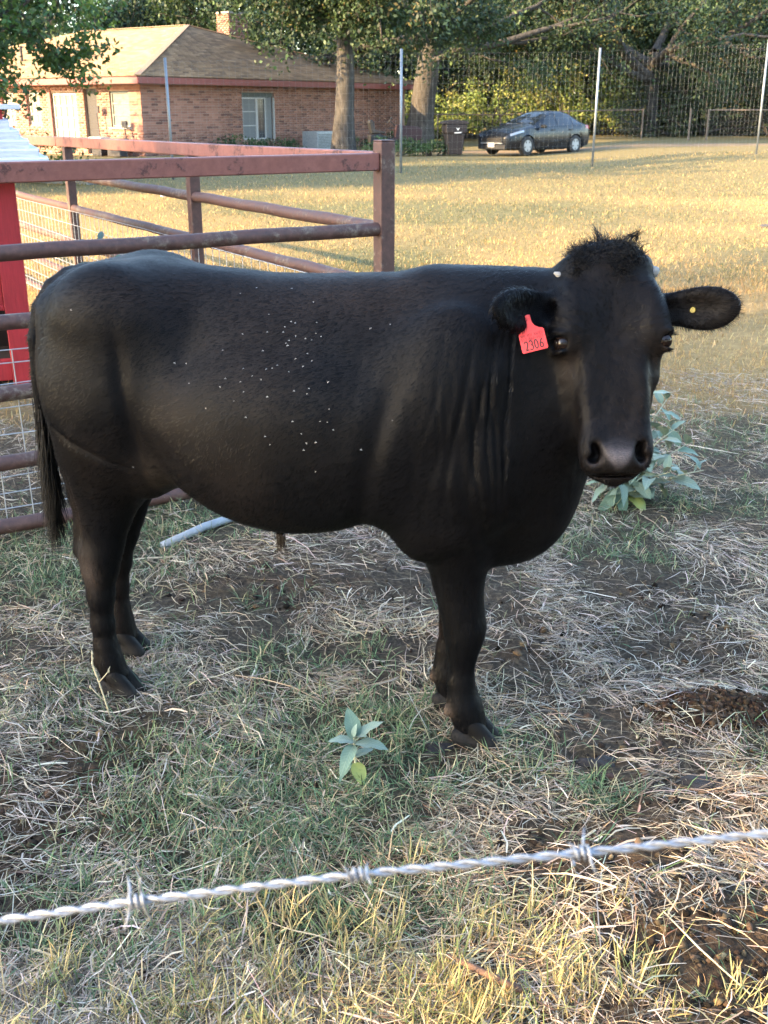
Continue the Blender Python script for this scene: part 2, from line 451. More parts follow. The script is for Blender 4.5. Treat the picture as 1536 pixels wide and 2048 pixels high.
t.bump(t.noise(t.coord('Object'), 300, 4), .6, .004); M_CRUMB = t.m
x, y = sample(30000, 1.2, 4.5, .42, .3)
s = zone(SOIL, x, y, 50); keep = rng.random(len(x)) < s * .5; x, y = x[keep], y[keep]
r = np.minimum(rng.gamma(1.4, .0030, len(x)) + .0015, .0125)
o = crumbs('soil_crumbs', x, y, r, M_CRUMB, [(.030, .021, .015), (.060, .042, .028), (.12, .08, .045), (.018, .014, .011), (.20, .14, .08)], [4, 4, 2, 3, .7]); o['kind'] = 'stuff'
# ================================================================ the bull
def smin(a, b, k):
    h = np.maximum(k - np.abs(a - b), 0) / k
    return np.minimum(a, b) - h * h * k * .25

class Field:
    """signed distance field of a body on a rectilinear grid (u along the body, v towards the viewer's side, z up)"""
    def __init__(s, gu, gv, gz):
        s.g = [np.asarray(a, np.float32) for a in (gu, gv, gz)]
        s.D = np.full([len(a) for a in s.g], .3, np.float32)
    def sl(s, lo, hi):
        out = []
        for a, l, h in zip(s.g, lo, hi):
            i = np.searchsorted(a, l); j = np.searchsorted(a, h)
            out.append(slice(max(i - 1, 0), min(j + 1, len(a))))
        sl = tuple(out)
        return sl, s.g[0][sl[0]][:, None, None], s.g[1][sl[1]][None, :, None], s.g[2][sl[2]][None, None, :]
    def put(s, sl, d, k, sub=False):
        D = s.D[sl]
        s.D[sl] = -smin(-D, d, k) if sub else smin(D, d, k)
    def cone(s, p, r1, q, r2, k=.03, vs=1.0, sub=False):
        """tapered capsule; vs>1 makes it thinner sideways"""
        p = np.array(p, np.float32); q = np.array(q, np.float32); m = max(r1, r2) + k + .025
        sl, U, V, Z = s.sl(np.minimum(p, q) - m, np.maximum(p, q) + m)
        b = q - p; L = float(b @ b) + 1e-9
        x = U - p[0]; y = V - p[1]; z = Z - p[2]
        t = np.clip((x * b[0] + y * b[1] + z * b[2]) / L, 0, 1)
        d = np.sqrt((x - t * b[0]) ** 2 + ((y - t * b[1]) * vs) ** 2 + (z - t * b[2]) ** 2) - (r1 + (r2 - r1) * t)
        s.put(sl, d, k, sub)
    def chain(s, pts, k=.03, vs=1.0):
        for a, b in zip(pts[:-1], pts[1:]):
            s.cone(a[:3], a[3], b[:3], b[3], k, vs)
    def ell(s, c, r, k=.03, M=None, sub=False):
        """ellipsoid; M rows are its axes"""
        c = np.array(c, np.float32); r = np.array(r, np.float32); m = float(r.max()) + k + .02
        if M is None:
            sl, U, V, Z = s.sl(c - r - k - .02, c + r + k + .02)
            x, y, z = U - c[0], V - c[1], Z - c[2]
        else:
            M = np.array(M, np.float32)
            ext = np.sqrt(((M * r[:, None]) ** 2).sum(0)) + k + .02
            sl, U, V, Z = s.sl(c - ext, c + ext)
            X, Y, W = U - c[0], V - c[1], Z - c[2]
            x, y, z = (M[i, 0] * X + M[i, 1] * Y + M[i, 2] * W for i in range(3))
        k0 = np.sqrt((x / r[0]) ** 2 + (y / r[1]) ** 2 + (z / r[2]) ** 2)
        k1 = np.sqrt((x / r[0] ** 2) ** 2 + (y / r[1] ** 2) ** 2 + (z / r[2] ** 2) ** 2) + 1e-6
        s.put(sl, k0 * (k0 - 1) / k1, k, sub)
    def mesh(s):
        """surface nets"""
        D = s.D; I = D < 0
        n = np.zeros([a - 1 for a in D.shape], np.uint8)
        for i in (0, 1):
            for j in (0, 1):
                for k in (0, 1):
                    n += I[i:I.shape[0] - 1 + i, j:I.shape[1] - 1 + j, k:I.shape[2] - 1 + k]
        act = (n > 0) & (n < 8)
        idx = np.argwhere(act)
        ident = np.full(act.shape, -1, np.int32); ident[act] = np.arange(len(idx))
        i, j, k = idx.T
        cs = {}
        for a in (0, 1):
            for b in (0, 1):
                for c in (0, 1): cs[a, b, c] = D[i + a, j + b, k + c]
        acc = np.zeros((len(idx), 3), np.float64); cnt = np.zeros(len(idx))
        for p, q in [((0, 0, 0), (1, 0, 0)), ((0, 1, 0), (1, 1, 0)), ((0, 0, 1), (1, 0, 1)), ((0, 1, 1), (1, 1, 1)),
                     ((0, 0, 0), (0, 1, 0)), ((1, 0, 0), (1, 1, 0)), ((0, 0, 1), (0, 1, 1)), ((1, 0, 1), (1, 1, 1)),
                     ((0, 0, 0), (0, 0, 1)), ((1, 0, 0), (1, 0, 1)), ((0, 1, 0), (0, 1, 1)), ((1, 1, 0), (1, 1, 1))]:
            A = cs[p]; B = cs[q]; x = (A < 0) != (B < 0)
            t = np.where(x, A / np.where(x, A - B, 1), 0)
            pp = np.array(p, float)[None] + t[:, None] * (np.array(q, float) - np.array(p, float))[None]
            acc += np.where(x[:, None], pp, 0); cnt += x
        f = acc / cnt[:, None]
        P = np.empty((len(idx), 3))
        for ax in range(3):
            g = s.g[ax].astype(float); a = g[idx[:, ax]]; b = g[idx[:, ax] + 1]
            P[:, ax] = a + (b - a) * f[:, ax]
        quads = []
        for ax in range(3):
            sa = [slice(None)] * 3; sb = [slice(None)] * 3; sa[ax] = slice(0, -1); sb[ax] = slice(1, None)
            A = I[tuple(sa)]; B = I[tuple(sb)]
            e = np.argwhere(A != B); fl = A[tuple(e.T)]
            o1, o2 = [(1, 2), (2, 0), (0, 1)][ax]
            ok = (e[:, o1] > 0) & (e[:, o2] > 0) & (e[:, o1] < act.shape[o1]) & (e[:, o2] < act.shape[o2])
            e = e[ok]; fl = fl[ok]
            def cell(d1, d2):
                c = e.copy(); c[:, o1] -= d1; c[:, o2] -= d2
                return ident[tuple(c.T)]
            q = np.stack([cell(1, 1), cell(0, 1), cell(0, 0), cell(1, 0)], 1)
            q[~fl] = q[~fl][:, ::-1]
            quads.append(q)
        return P, np.concatenate(quads)

def vert_normals(P, Q):
    n = np.cross(P[Q[:, 2]] - P[Q[:, 0]], P[Q[:, 3]] - P[Q[:, 1]])
    N = np.zeros_like(P)
    for c in range(4): np.add.at(N, Q[:, c], n)
    return N / (np.linalg.norm(N, axis=1, keepdims=True) + 1e-12)

def laplace(P, Q, it=2, lam=.5):
    E = np.concatenate([Q[:, [0, 1]], Q[:, [1, 2]], Q[:, [2, 3]], Q[:, [3, 0]]])
    deg = np.bincount(E.ravel(), minlength=len(P)).astype(float)
    for _ in range(it):
        acc = np.zeros_like(P)
        for c in range(3):
            acc[:, c] = np.bincount(E[:, 0], P[E[:, 1], c], len(P)) + np.bincount(E[:, 1], P[E[:, 0], c], len(P))
        P = P + lam * (acc / deg[:, None] - P)
    return P

BULL_ANG = R(-15.5)
BULL_LOC = (-.295, 2.75, 0.0)
gu = np.concatenate([np.arange(-.76, .60, .0068), np.arange(.60, 1.22, .0046)])
gv = np.arange(-.36, .40, .0056)
gz = np.concatenate([np.arange(-.03, .70, .0062), np.arange(.70, 1.40, .0048)])
FB = Field(gu, gv, gz)

# trunk: stations along the body (u, top, bottom, half width)
ST = np.array([
    (-.640, 1.060, .900, .040), (-.626, 1.115, .82, .095), (-.60, 1.162, .75, .150), (-.55, 1.203, .68, .205), (-.45, 1.230, .635, .232),
    (-.32, 1.236, .645, .243), (-.20, 1.224, .636, .248), (-.10, 1.218, .610, .257), (0, 1.211, .590, .266), (.12, 1.212, .585, .270),
    (.25, 1.220, .590, .266), (.38, 1.226, .578, .258), (.50, 1.226, .555, .240), (.60, 1.226, .560, .215),
    (.70, 1.222, .62, .172), (.78, 1.19, .70, .115), (.83, 1.12, .80, .06)])
tt = np.linspace(ST[0, 0], ST[-1, 0], 300)
def cub(col):
    # gentle smoothing of the station values
    y = np.interp(tt, ST[:, 0], ST[:, col]); w = np.hanning(17); w /= w.sum()
    return np.convolve(np.pad(y, 8, 'edge'), w, 'valid')
sl, U, V, Z = FB.sl((-.76, -.36, .44), (.90, .36, 1.36))
u1 = U[:, 0, 0]
top = np.interp(u1, tt, cub(1))[:, None, None]; bot = np.interp(u1, tt, cub(2))[:, None, None]; wid = np.interp(u1, tt, cub(3))[:, None, None]
cz = bot + (top - bot) * .50; hz = (top - bot) / 2
t = (Z - cz) / hz
we = wid * (1 - .26 * np.clip(t, 0, 1) ** 1.5 - .10 * np.clip(-t, 0, 1) ** 2)
q = (np.abs(V / we) ** 2.25 + np.abs(t) ** 2.25) ** (1 / 2.25)
d = (q - 1) * np.minimum(wid, hz) * .95
over = np.maximum(np.maximum(ST[0, 0] - U, U - ST[-1, 0]), 0)
FB.put(sl, (d + over).astype(np.float32), .04)

for side in (1, -1):
    near = side > 0
    # haunch and thigh
    FB.ell((-.395, .125 * side, .92), (.160, .120, .29), .06)
    FB.ell((-.474, .095 * side, .86), (.085, .10, .22), .05)
    FB.ell((-.36, .150 * side, 1.13), (.11, .055, .06), .14)            # hook bone
    FB.ell((-.565, .085 * side, 1.10), (.045, .045, .045), .06)            # pin bone
    # shoulder
    FB.ell((.47, .165 * side, .92), (.14, .085, .26), .08, M=[[.95, 0, -.31], [0, 1, 0], [.31, 0, .95]])
    FB.ell((.58, .15 * side, .76), (.115, .085, .13), .07)
    FB.ell((.46, .16 * side, .66), (.10, .075, .12), .05)
    # ribs
    FB.ell((.10, .20 * side, .80), (.30, .095, .20), .10)
    # flank fold to the stifle
    FB.cone((-.26, .17 * side, .73), .04, (-.30, .14 * side, .68), .045, .08, 1.3)
    # hind leg
    v = .118 * side
    off = (lambda z: 0.0) if near else (lambda z: -.1 * (1 - min(z, 1.1) / 1.1))
    def H(u, z, r, dv=0.0): return (u + off(z), v + dv * side, z, r)
    FB.chain([H(-.42, .86, .150), H(-.425, .74, .132), H(-.440, .645, .100), H(-.455, .56, .068), H(-.468, .48, .053), H(-.480, .42, .051)], .035, 1.25)
    FB.chain([H(-.515, .72, .060), H(-.527, .61, .026), H(-.536, .51, .015), H(-.545, .440, .023)], .028, 1.25)      # hamstring and hock point
    FB.chain([H(-.484, .44, .053), H(-.490, .385, .046), H(-.494, .31, .037), H(-.497, .22, .031), H(-.494, .15, .032), H(-.488, .105, .037), H(-.475, .060, .043)], .025, 1.12)
    FB.ell(H(-.486, .435, 0, .010)[:3], (.042, .036, .045), .02)
    # front leg
    v = (.098 if near else -.070)
    off = (lambda z: 0.0) if near else (lambda z: -.092 * (1 - min(z, .75) / .75))
    def G(u, z, r, dv=0.0): return (u + off(z), v + dv * side, z, r)
    FB.chain([(.51, .14 * side, .78, .12), G(.52, .66, .100, .03), G(.523, .56, .080, .008), G(.530, .47, .062), G(.540, .40, .053), G(.550, .345, .049), G(.550, .30, .043), G(.546, .25, .032),
              G(.545, .18, .031), G(.552, .125, .036), G(.560, .095, .040), G(.573, .055, .045)], .028, 1.12)
    FB.ell(G(.566, .338, 0)[:3], (.034, .038, .042), .02)
    # dew claws
    for dv in (-.022, .022):
        FB.ell(G(.520, .098, 0, dv)[:3], (.016, .013, .018), .01)
        FB.ell((-.523 + (0 if near else -.091), .118 * side + dv, .108), (.016, .013, .018), .01)
    # inner groin, connects the thighs to the belly
FB.ell((-.40, 0, .76), (.20, .14, .14), .08)
# brisket and chest
FB.ell((.615, .0, .655), (.185, .115, .168), .06, M=[[.94, 0, .34], [0, 1, 0], [-.34, 0, .94]])
FB.ell((.70, .02, .80), (.12, .13, .19), .06)
# sheath
FB.ell((-.03, 0, .59), (.12, .035, .045), .05)
FB.cone((-.01, 0, .565), .030, (.012, 0, .515), .016, .03)
# neck: from the withers to the back of the head
FB.cone((.52, 0, 1.00), .215, (.80, .035, 1.105), .120, .06)
FB.cone((.60, .01, .86), .20, (.81, .065, .98), .105, .06)
FB.cone((.45, 0, 1.12), .11, (.80, .03, 1.150), .080, .06)
# tail lying against the rump
TL = [(-.50, 0, 1.190, .030), (-.560, .004, 1.178, .029), (-.606, .016, 1.150, .026), (-.638, .036, 1.098, .023), (-.650, .056, 1.02, .021), (-.650, .066, .91, .0185), (-.648, .072, .79, .0165), (-.643, .074, .69, .015), (-.643, .074, .60, .013)]
FB.chain(TL, .006)

# head frame: s down the face, x to the side, n out of the face
HO = np.array((.855, .084, 1.300)); HM = np.array((.914, .242, .840))
HL = float(np.linalg.norm(HM - HO)); HS = (HM - HO) / HL
hn = np.array((math.sin(R(16)), math.cos(R(16)), 0.0))        # yaw of the face in (u, v)
HN = hn - HS * (hn @ HS); HN /= np.linalg.norm(HN)
HX = np.cross(HN, HS)
if HX[0] < 0: HX = -HX
def hp(s, x, n): return HO + HS * s * HL + HX * x + HN * n
HF = np.array([HS, HX, HN])
sl, U, V, Z = FB.sl((.60, -.22, .76), (1.15, .40, 1.36))
X0, Y0, Z0 = U - HO[0], V - HO[1], Z - HO[2]
s_ = (HS[0] * X0 + HS[1] * Y0 + HS[2] * Z0) / HL
x_ = HX[0] * X0 + HX[1] * Y0 + HX[2] * Z0
n_ = HN[0] * X0 + HN[1] * Y0 + HN[2] * Z0
HST = np.array([   # s, half width, front, back
    (-.02, .030, -.06, -.10), (.0, .082, -.040, -.125), (.05, .102, -.020, -.15), (.12, .113, -.004, -.17), (.25, .120, .006, -.19), (.36, .121, .008, -.20),
    (.45, .114, .006, -.205), (.55, .103, .004, -.20), (.65, .092, .004, -.175), (.75, .081, .006, -.145), (.83, .0765, .010, -.125),
    (.90, .0765, .014, -.115), (.95, .0755, .010, -.110), (.985, .070, .002, -.10), (1.01, .055, -.015, -.08)])
hs = np.linspace(-.02, 1.01, 200)
def hc(col):
    y = np.interp(hs, HST[:, 0], HST[:, col]); w = np.hanning(9); w /= w.sum()
    return np.convolve(np.pad(y, 4, 'edge'), w, 'valid')
hw = np.interp(s_, hs, hc(1)); hf = np.interp(s_, hs, hc(2)); hb = np.interp(s_, hs, hc(3))
cn = (hf + hb) / 2; hd = (hf - hb) / 2
tn = (n_ - cn) / hd
wl = hw * (1 - .20 * np.clip(-tn, 0, 1) ** 2)
q = (np.abs(x_ / wl) ** 2.6 + np.abs(tn) ** 2.6) ** (1 / 2.6)
d = (q - 1) * np.minimum(hw, hd) * .9 + np.maximum(np.maximum(-.02 - s_, s_ - 1.01), 0) * HL
FB.put(sl, d.astype(np.float32), .035)
del U, V, Z, X0, Y0, Z0, s_, x_, n_, hw, hf, hb, cn, hd, tn, wl, q, d
# poll dome, brows, cheeks, nose
FB.ell(hp(.025, 0, -.07), (.050, .094, .06), .04, M=HF)
def surf(s, x, n, d):
    """distance along d from a point of the head frame to the skin"""
    p = hp(s, x, n).astype(float); d = d / np.linalg.norm(d); tq = 0.0
    while tq < .2:
        q = p + d * tq; ii = [min(max(int(np.searchsorted(g, c)), 1), len(g) - 1) for g, c in zip(FB.g, q)]
        if FB.D[tuple(ii)] > 0: break
        tq += .002
    return q, d
EYES = []
for sx in (-1, 1):
    FB.ell(hp(.355, .098 * sx, -.016), (.040, .028, .026), .03, M=HF)       # brow
    FB.ell(hp(.30, .090 * sx, -.03), (.07, .03, .04), .04, M=HF)
    FB.ell(hp(.58, .078 * sx, -.14), (.11, .032, .06), .04, M=HF)           # jaw
    FB.ell(hp(.50, .092 * sx, -.050), (.05, .014, .02), .03, M=HF)         # cheek bone under the eye
    FB.ell(hp(.66, .062 * sx, -.008), (.07, .014, .010), .03, M=HF)         # ridge beside the nose
for sx in (-1, 1):
    q, dd = surf(.404, .05 * sx, -.034, HX * sx * .93 + HN * .36)
    ta = np.cross(dd, HS); ta /= np.linalg.norm(ta); tb = np.cross(ta, dd)
    EMx = np.array([tb, ta, dd])
    FB.ell(q - dd * .002 + tb * -.019, (.009, .026, .013), .012, M=EMx)     # upper lid
    FB.ell(q - dd * .003 + tb * .020, (.007, .022, .010), .012, M=EMx)      # lower lid
    FB.ell(q, (.0160, .0215, .022), .005, M=EMx, sub=True)                  # the opening
    EYES.append((q - dd * .0145, EMx))
for sx in (-1, 1):
    FB.ell(hp(.89, .050 * sx, -.014), (.045, .028, .03), .03, M=HF)         # nostril wing
    # nostril: a comma, wider towards the outside
    c_, s2 = math.cos(R(34)), math.sin(R(34)) * sx
    NM = np.array([c_ * HS - s2 * HX, s2 * HS + c_ * HX, HN])
    FB.ell(hp(.912, .041 * sx, .010), (.030, .0120, .030), .008, M=NM, sub=True)
    FB.ell(hp(.936, .049 * sx, .004), (.012, .017, .024), .008, M=HF, sub=True)
    # ears
    base = hp(.235, .105 * sx, -.075 if sx < 0 else -.10)
    tip = np.array((.628, .275, 1.198)) if sx < 0 else np.array((1.140, .030, 1.186))
    ax = tip - base; Le = float(np.linalg.norm(ax)); ax /= Le
    up = np.array((0.05 * sx, -.10, 1.0)); up -= ax * (up @ ax); up /= np.linalg.norm(up)
    out = np.cross(ax, up); out = out if out[1] > 0 else -out
    EM = np.array([ax, up, out]); ec = base + ax * Le * .56
    FB.cone(base - ax * .02, .034, base + ax * .05, .030, .03)
    FB.ell(ec, (Le * .475, .047, .017), .018, M=EM)
    FB.ell(ec + ax * Le * .10 - up * .004, (Le * .33, .049, .015), .012, M=EM)
    FB.ell(ec - ax * .008 + out * .022, (Le * .37, .030, .016), .012, M=EM, sub=True)
    if sx < 0: EAR_L = (ec, ax, up, out, Le)
    else: EAR_R = (ec, ax, up, out, Le)
FB.ell(hp(.93, 0, .004), (.032, .040, .020), .02, M=HF)                       # nose pad
FB.ell(hp(1.0, 0, -.060), (.014, .048, .036), .02, M=HF)                       # chin
FB.ell(hp(1.012, 0, -.028), (.0040, .065, .022), .006, M=HF, sub=True)         # mouth line
FB.ell(hp(.33, 0, .026), (.10, .028, .022), .03, M=HF, sub=True)              # hollow of the forehead

BP, BQ = FB.mesh(); del FB
BP = laplace(BP, BQ, 3, .5)
BN = vert_normals(BP, BQ)
# ---- folds of skin, ribs, muscle lines, as real relief
u, v, z = BP.T
def bell(x, a, b, s): return 1 / (1 + np.exp(-(x - a) / s)) * 1 / (1 + np.exp((x - b) / s))
sidem = np.clip(np.abs(v) * 8 - .35, 0, 1)
neck = bell(u, .44, .86, .02) * (1 - np.clip(((BP - HO) @ HN + .19) * 30, 0, 1) * (u > .66)) * bell(z, .60, 1.16, .03) * np.clip((v + .02) * 9, 0, 1)
frng = np.random.default_rng(5)
d1 = np.zeros(len(BP)); f0 = .455
while f0 < .86:
    zc = frng.uniform(.80, 1.0); zl = frng.uniform(.10, .26); w_ = frng.uniform(.0036, .0065); dep = frng.uniform(.0020, .0056) * (1 if f0 > .52 else .6)
    path = f0 + (f0 - .62) * .55 * (1.0 - z) + .010 * np.sin(z * frng.uniform(8, 16) + frng.uniform(0, 6)) + .012 * vnoise(z * 7, z * 0 + f0 * 90, 88)
    g_ = np.exp(-((u - path) / w_) ** 2) * np.exp(-np.abs((z - zc) / zl) ** 2.5)
    d1 -= dep * g_; d1 += dep * .18 * np.exp(-((u - path - w_ * 2.0) / (w_ * 1.3)) ** 2) * np.exp(-np.abs((z - zc) / zl) ** 2.5)
    f0 += frng.uniform(.008, .021)
d1 = d1 * neck
rib = bell(u, -.08, .42, .05) * bell(z, .66, 1.05, .06) * sidem
fr = np.abs(np.sin((u + .02 * fbm(u * 4, z * 3, 2, 3)) * math.pi / .034)) ** .8
d2 = rib * (fr - .7) * .0034 * np.clip(fbm(u * 3, z * 3, 2, 21) + .3, 0, 1) * 1.6
d3 = .0055 * fbm(u * 5.5, z * 5.5 + v * 5, 3, 13) * np.clip((z - .4) * 4, 0, 1) * (1 - bell(u, .70, 1.2, .02)) * sidem
# crease between thigh and flank, and behind the shoulder
cr = np.exp(-((u - (-.285 - .10 * (z - .85))) / .022) ** 2) * bell(z, .68, 1.05, .04) * sidem
cr2 = np.exp(-((u - (.335 + .25 * (z - .75))) / .03) ** 2) * bell(z, .60, 1.0, .05) * sidem
cr3 = np.exp(-((z - (.735 + .45 * np.clip(-.32 - u, 0, .3))) / .010) ** 2) * bell(u, -.53, -.31, .015) * sidem * (v > 0)
cr4 = np.exp(-((u - (.565 - .22 * (z - .80))) / .018) ** 2) * bell(z, .58, .84, .04) * sidem
pl_ = np.exp(-((u - (-.15 + .12 * (z - .9))) / .05) ** 2 - ((z - 1.06) / .075) ** 2) * sidem          # hollow of the flank
sb_ = np.exp(-((u - (.42 + .30 * (z - .95))) / .030) ** 2) * bell(z, .82, 1.16, .03) * sidem          # blade edge
hk_ = np.exp(-((u + .47) / .07) ** 2 - ((z - 1.05) / .06) ** 2) * sidem
tn_ = np.exp(-((u - (-.515)) / .006) ** 2) * bell(z, .47, .66, .03) * sidem
d4 = -.012 * cr - .010 * cr2 - .0042 * cr3 - .007 * cr4 - .012 * pl_ + .003 * sb_ - .007 * hk_ - .006 * tn_
# the face: pebbled muzzle, wrinkles over the eyes, bony planes
hsn0 = ((BP - HO) @ HS) / HL; hxx0 = (BP - HO) @ HX; hnn0 = (BP - HO) @ HN
fm = (u > .70) * bell(hnn0, -.16, .08, .01) * bell(hsn0, .02, 1.0, .02) * bell(np.abs(hxx0), -1, .14, .01)
d5 = fm * (.0022 * fbm(hxx0 * 26 + 3, hsn0 * 9, 3, 17) + .0012 * fbm(hxx0 * 70, hsn0 * 30, 2, 19))
d5 -= fm * .0022 * np.abs(np.sin(hsn0 * 95 + np.abs(hxx0) * 30)) * bell(hsn0, .27, .36, .012) * bell(np.abs(hxx0), .06, .13, .01)
d5 -= fm * .0030 * np.exp(-((np.abs(hxx0) - (.088 - .06 * (hsn0 - .45))) / .007) ** 2) * bell(hsn0, .47, .78, .03)
d4 = d4 + d5
BP = BP + BN * (d1 + d2 + d3 + d4)[:, None]
BP = laplace(BP, BQ, 1, .35)
# ---- coat colour (what the hair itself is): black with rusty tips, bare muzzle with its highlight painted in, pale hair at hock and dew claws
col = np.tile(np.array((.0027, .0029, .0037)), (len(BP), 1))
n1 = fbm(u * 3.2 + 5, z * 3.2 + v * 2, 4, 31)
br = np.clip(n1 * 1.4 + .15, 0, 1)[:, None] * np.clip((z - .5) * 4, 0, 1)[:, None]
col = col * (1 - .75 * br) + np.array((.0115, .0092, .0080)) * .75 * br
def spot(c, r, p=2.0):
    return np.exp(-np.clip((((BP - np.array(c)) / np.array(r)) ** 2).sum(1), 0, 50) ** (p / 2))
def tint(w, c):
    global col
    w = np.clip(w, 0, 1)[:, None]; col = col * (1 - w) + np.array(c) * w
tint(.55 * spot((.27, .1, 1.2), (.22, .3, .07)), (.022, .017, .014))
tint(.45 * spot((-.28, .1, 1.18), (.18, .3, .06)), (.019, .015, .013))
tint(.75 * spot((-.50, .14, .40), (.028, .06, .055)), (.075, .06, .05))
tint(.45 * spot((-.52, .16, .55), (.03, .06, .10)), (.022, .016, .012))
tint(.35 * spot((-.24, .2, .70), (.05, .1, .09)), (.022, .018, .013))
tint(.5 * spot((.435, -.06, .30), (.03, .05, .10)), (.022, .013, .010))
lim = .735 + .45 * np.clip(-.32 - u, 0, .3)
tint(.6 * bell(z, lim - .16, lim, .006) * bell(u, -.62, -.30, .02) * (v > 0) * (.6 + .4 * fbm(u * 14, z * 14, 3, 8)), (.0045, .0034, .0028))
tint(.35 * bell(z, .03, .30, .05) * bell(u, -.7, -.5, .02), (.016, .011, .009))
for sx in (-1, 1):
    tint(.3 * spot(hp(.50, .098 * sx, -.02), (.022, .022, .045)), (.034, .026, .020))
hsn = ((BP - HO) @ HS) / HL; hxx = (BP - HO) @ HX; hnn = (BP - HO) @ HN
isn = bell(hsn, .845 + .5 * np.abs(hxx), 1.0, .008) * bell(hnn, -.05, .06, .008) * bell(np.abs(hxx) + .30 * (hsn - .86), -1, .047, .003) * (u > .7)
tint(isn, (.016, .0155, .017))
tint(.9 * isn * bell(hsn, .90, .965, .01) * bell(np.abs(hxx), -1, .036, .006), (.095, .088, .094))  # pale band of the nose pad, its highlight painted into the colour
for q_ in (hp(.945, .055, .01), hp(.945, -.055, .01)):
    tint(.5 * spot(q_, (.012, .012, .012)), (.075, .067, .069))
for sx in (-1, 1):
    nost = np.clip(1.6 * spot(hp(.914, .042 * sx, -.004), (.018, .015, .018)), 0, 1) * (hnn < .009)
    tint(.9 * nost, (.003, .0025, .0025))
for (a_, b_) in ((.52, .098), (.428, -.07)):
    tint(.9 * spot((a_ - .012, b_, .096), (.02, .05, .02)), (.17, .13, .10))
hair = 1 - np.clip(isn, 0, 1)
BV = np.stack([BP[:, 0], -BP[:, 1], BP[:, 2]], 1)
BQf = BQ[:, ::-1]

t = NT('black_coat')
vec = t.coord('Object', (1, 1, 1))
ca = t.attr('coat'); ha = t.attr('hair')
st = t.coord('Object', (55, 130, 200))
grain = t.noise(st, 3.0, 3, .6, .6)
fine = t.noise(t.coord('Object', (160, 260, 420)), 2.0, 2, .6, .4)
mott = t.noise(vec, 9, 4, .6)
cc = t.mix(t.ramp(grain, [(.35, .0), (.75, 1.0)]), ca.outputs['Color'], t.mix(1.0, ca.outputs['Color'], (2.0, 1.85, 1.75), 'MULTIPLY'))
cc = t.mix(t.ramp(mott, [(.35, .0), (.65, .7)]), cc, t.mix(1.0, cc, (.62, .62, .64), 'MULTIPLY'))
t.set(Base_Color=cc, Roughness=t.mix(ha.outputs['Fac'], (.24,) * 3, t.ramp(mott, [(.3, .42), (.7, .58)])))
t.p.inputs['Specular IOR Level'].default_value = .085
t.p.inputs['Sheen Weight'].default_value = .0
t.p.inputs['Sheen Roughness'].default_value = .45
t.p.inputs['Sheen Tint'].default_value = (.55, .6, .7, 1)
t.bump(t.mix(.5, grain, fine), .28, .002)
M_COAT = t.m

bull = thing('bull', 'black bull standing side-on with its head turned, a red tag in one ear', 'bull', BULL_LOC, BULL_ANG)
body = np_mesh('body', BV, BQf, M_COAT, bull, {'coat': col, 'hair': hair}, smooth=True)

def bw(p):   # bull frame (u, v, z) to the bull's local axes
    return Vector((p[0], -p[1], p[2]))
# ---- eyes
M_EYE = NT('eyeball').set(Base_Color=(.010, .006, .005), Roughness=.08, Specular_IOR_Level=.35).m
t = NT('hoof_horn'); sx_ = t.n('ShaderNodeSeparateXYZ'); t.l(t.coord('Object'), sx_.inputs[0])
t.set(Base_Color=t.mix(t.ramp(t.math('ADD', sx_.outputs[2], t.math('MULTIPLY', t.noise(t.coord('Object'), 60), .03)), [(.035, 0.0), (.06, 1.0)]), (.022, .020, .018), (.005, .0046, .0046)), Roughness=.6, Specular_IOR_Level=.15)
M_HOOF = t.m
def uv_ball(c, r, M=None, nu=20, nv=12):
    vs = []; fs = []
    for j in range(nv + 1):
        th = math.pi * j / nv
        for i in range(nu):
            a = 2 * math.pi * i / nu
            p = np.array((math.sin(th) * math.cos(a) * r[0], math.sin(th) * math.sin(a) * r[1], math.cos(th) * r[2]))
            if M is not None: p = p @ np.array(M)
            vs.append(bw(np.array(c) + p))
    for j in range(nv):
        for i in range(nu):
            fs.append((j * nu + i, j * nu + (i + 1) % nu, (j + 1) * nu + (i + 1) % nu, (j + 1) * nu + i))
    return vs, fs
for sx in (-1, 1):
    ec_, em_ = EYES[0 if sx < 0 else 1]
    m = MB(); m.add(*uv_ball(ec_, (.0205, .0205, .0205), em_))
    e = m.build('eye', M_EYE, bull, smooth=True)
# ---- hooves: two claws each
def hoof(u, v, z, du):
    f = Field(np.arange(u - .08, u + .11, .004), np.arange(v - .07, v + .07, .004), np.arange(-.03, .12, .004))
    for dv in (-.0215, .0215):
        f.cone((u - .006, v + dv * .9, .062), .027, (u + .036, v + dv, .016), .027, .008, 1.25)
        f.cone((u - .034, v + dv, .022), .027, (u + .046, v + dv * 1.05, .004), .020, .012, 1.25)
    P, Q = f.mesh(); P = laplace(P, Q, 1)
    P[:, 2] = np.maximum(P[:, 2], -.012)
    np_mesh('hoof', np.stack([P[:, 0], -P[:, 1], P[:, 2]], 1), Q[:, ::-1], M_HOOF, bull, smooth=True)
hoof(.586, .098, 0, 0); hoof(.494, -.070, 0, 0); hoof(-.462, .118, 0, 0); hoof(-.560, -.118, 0, 0)

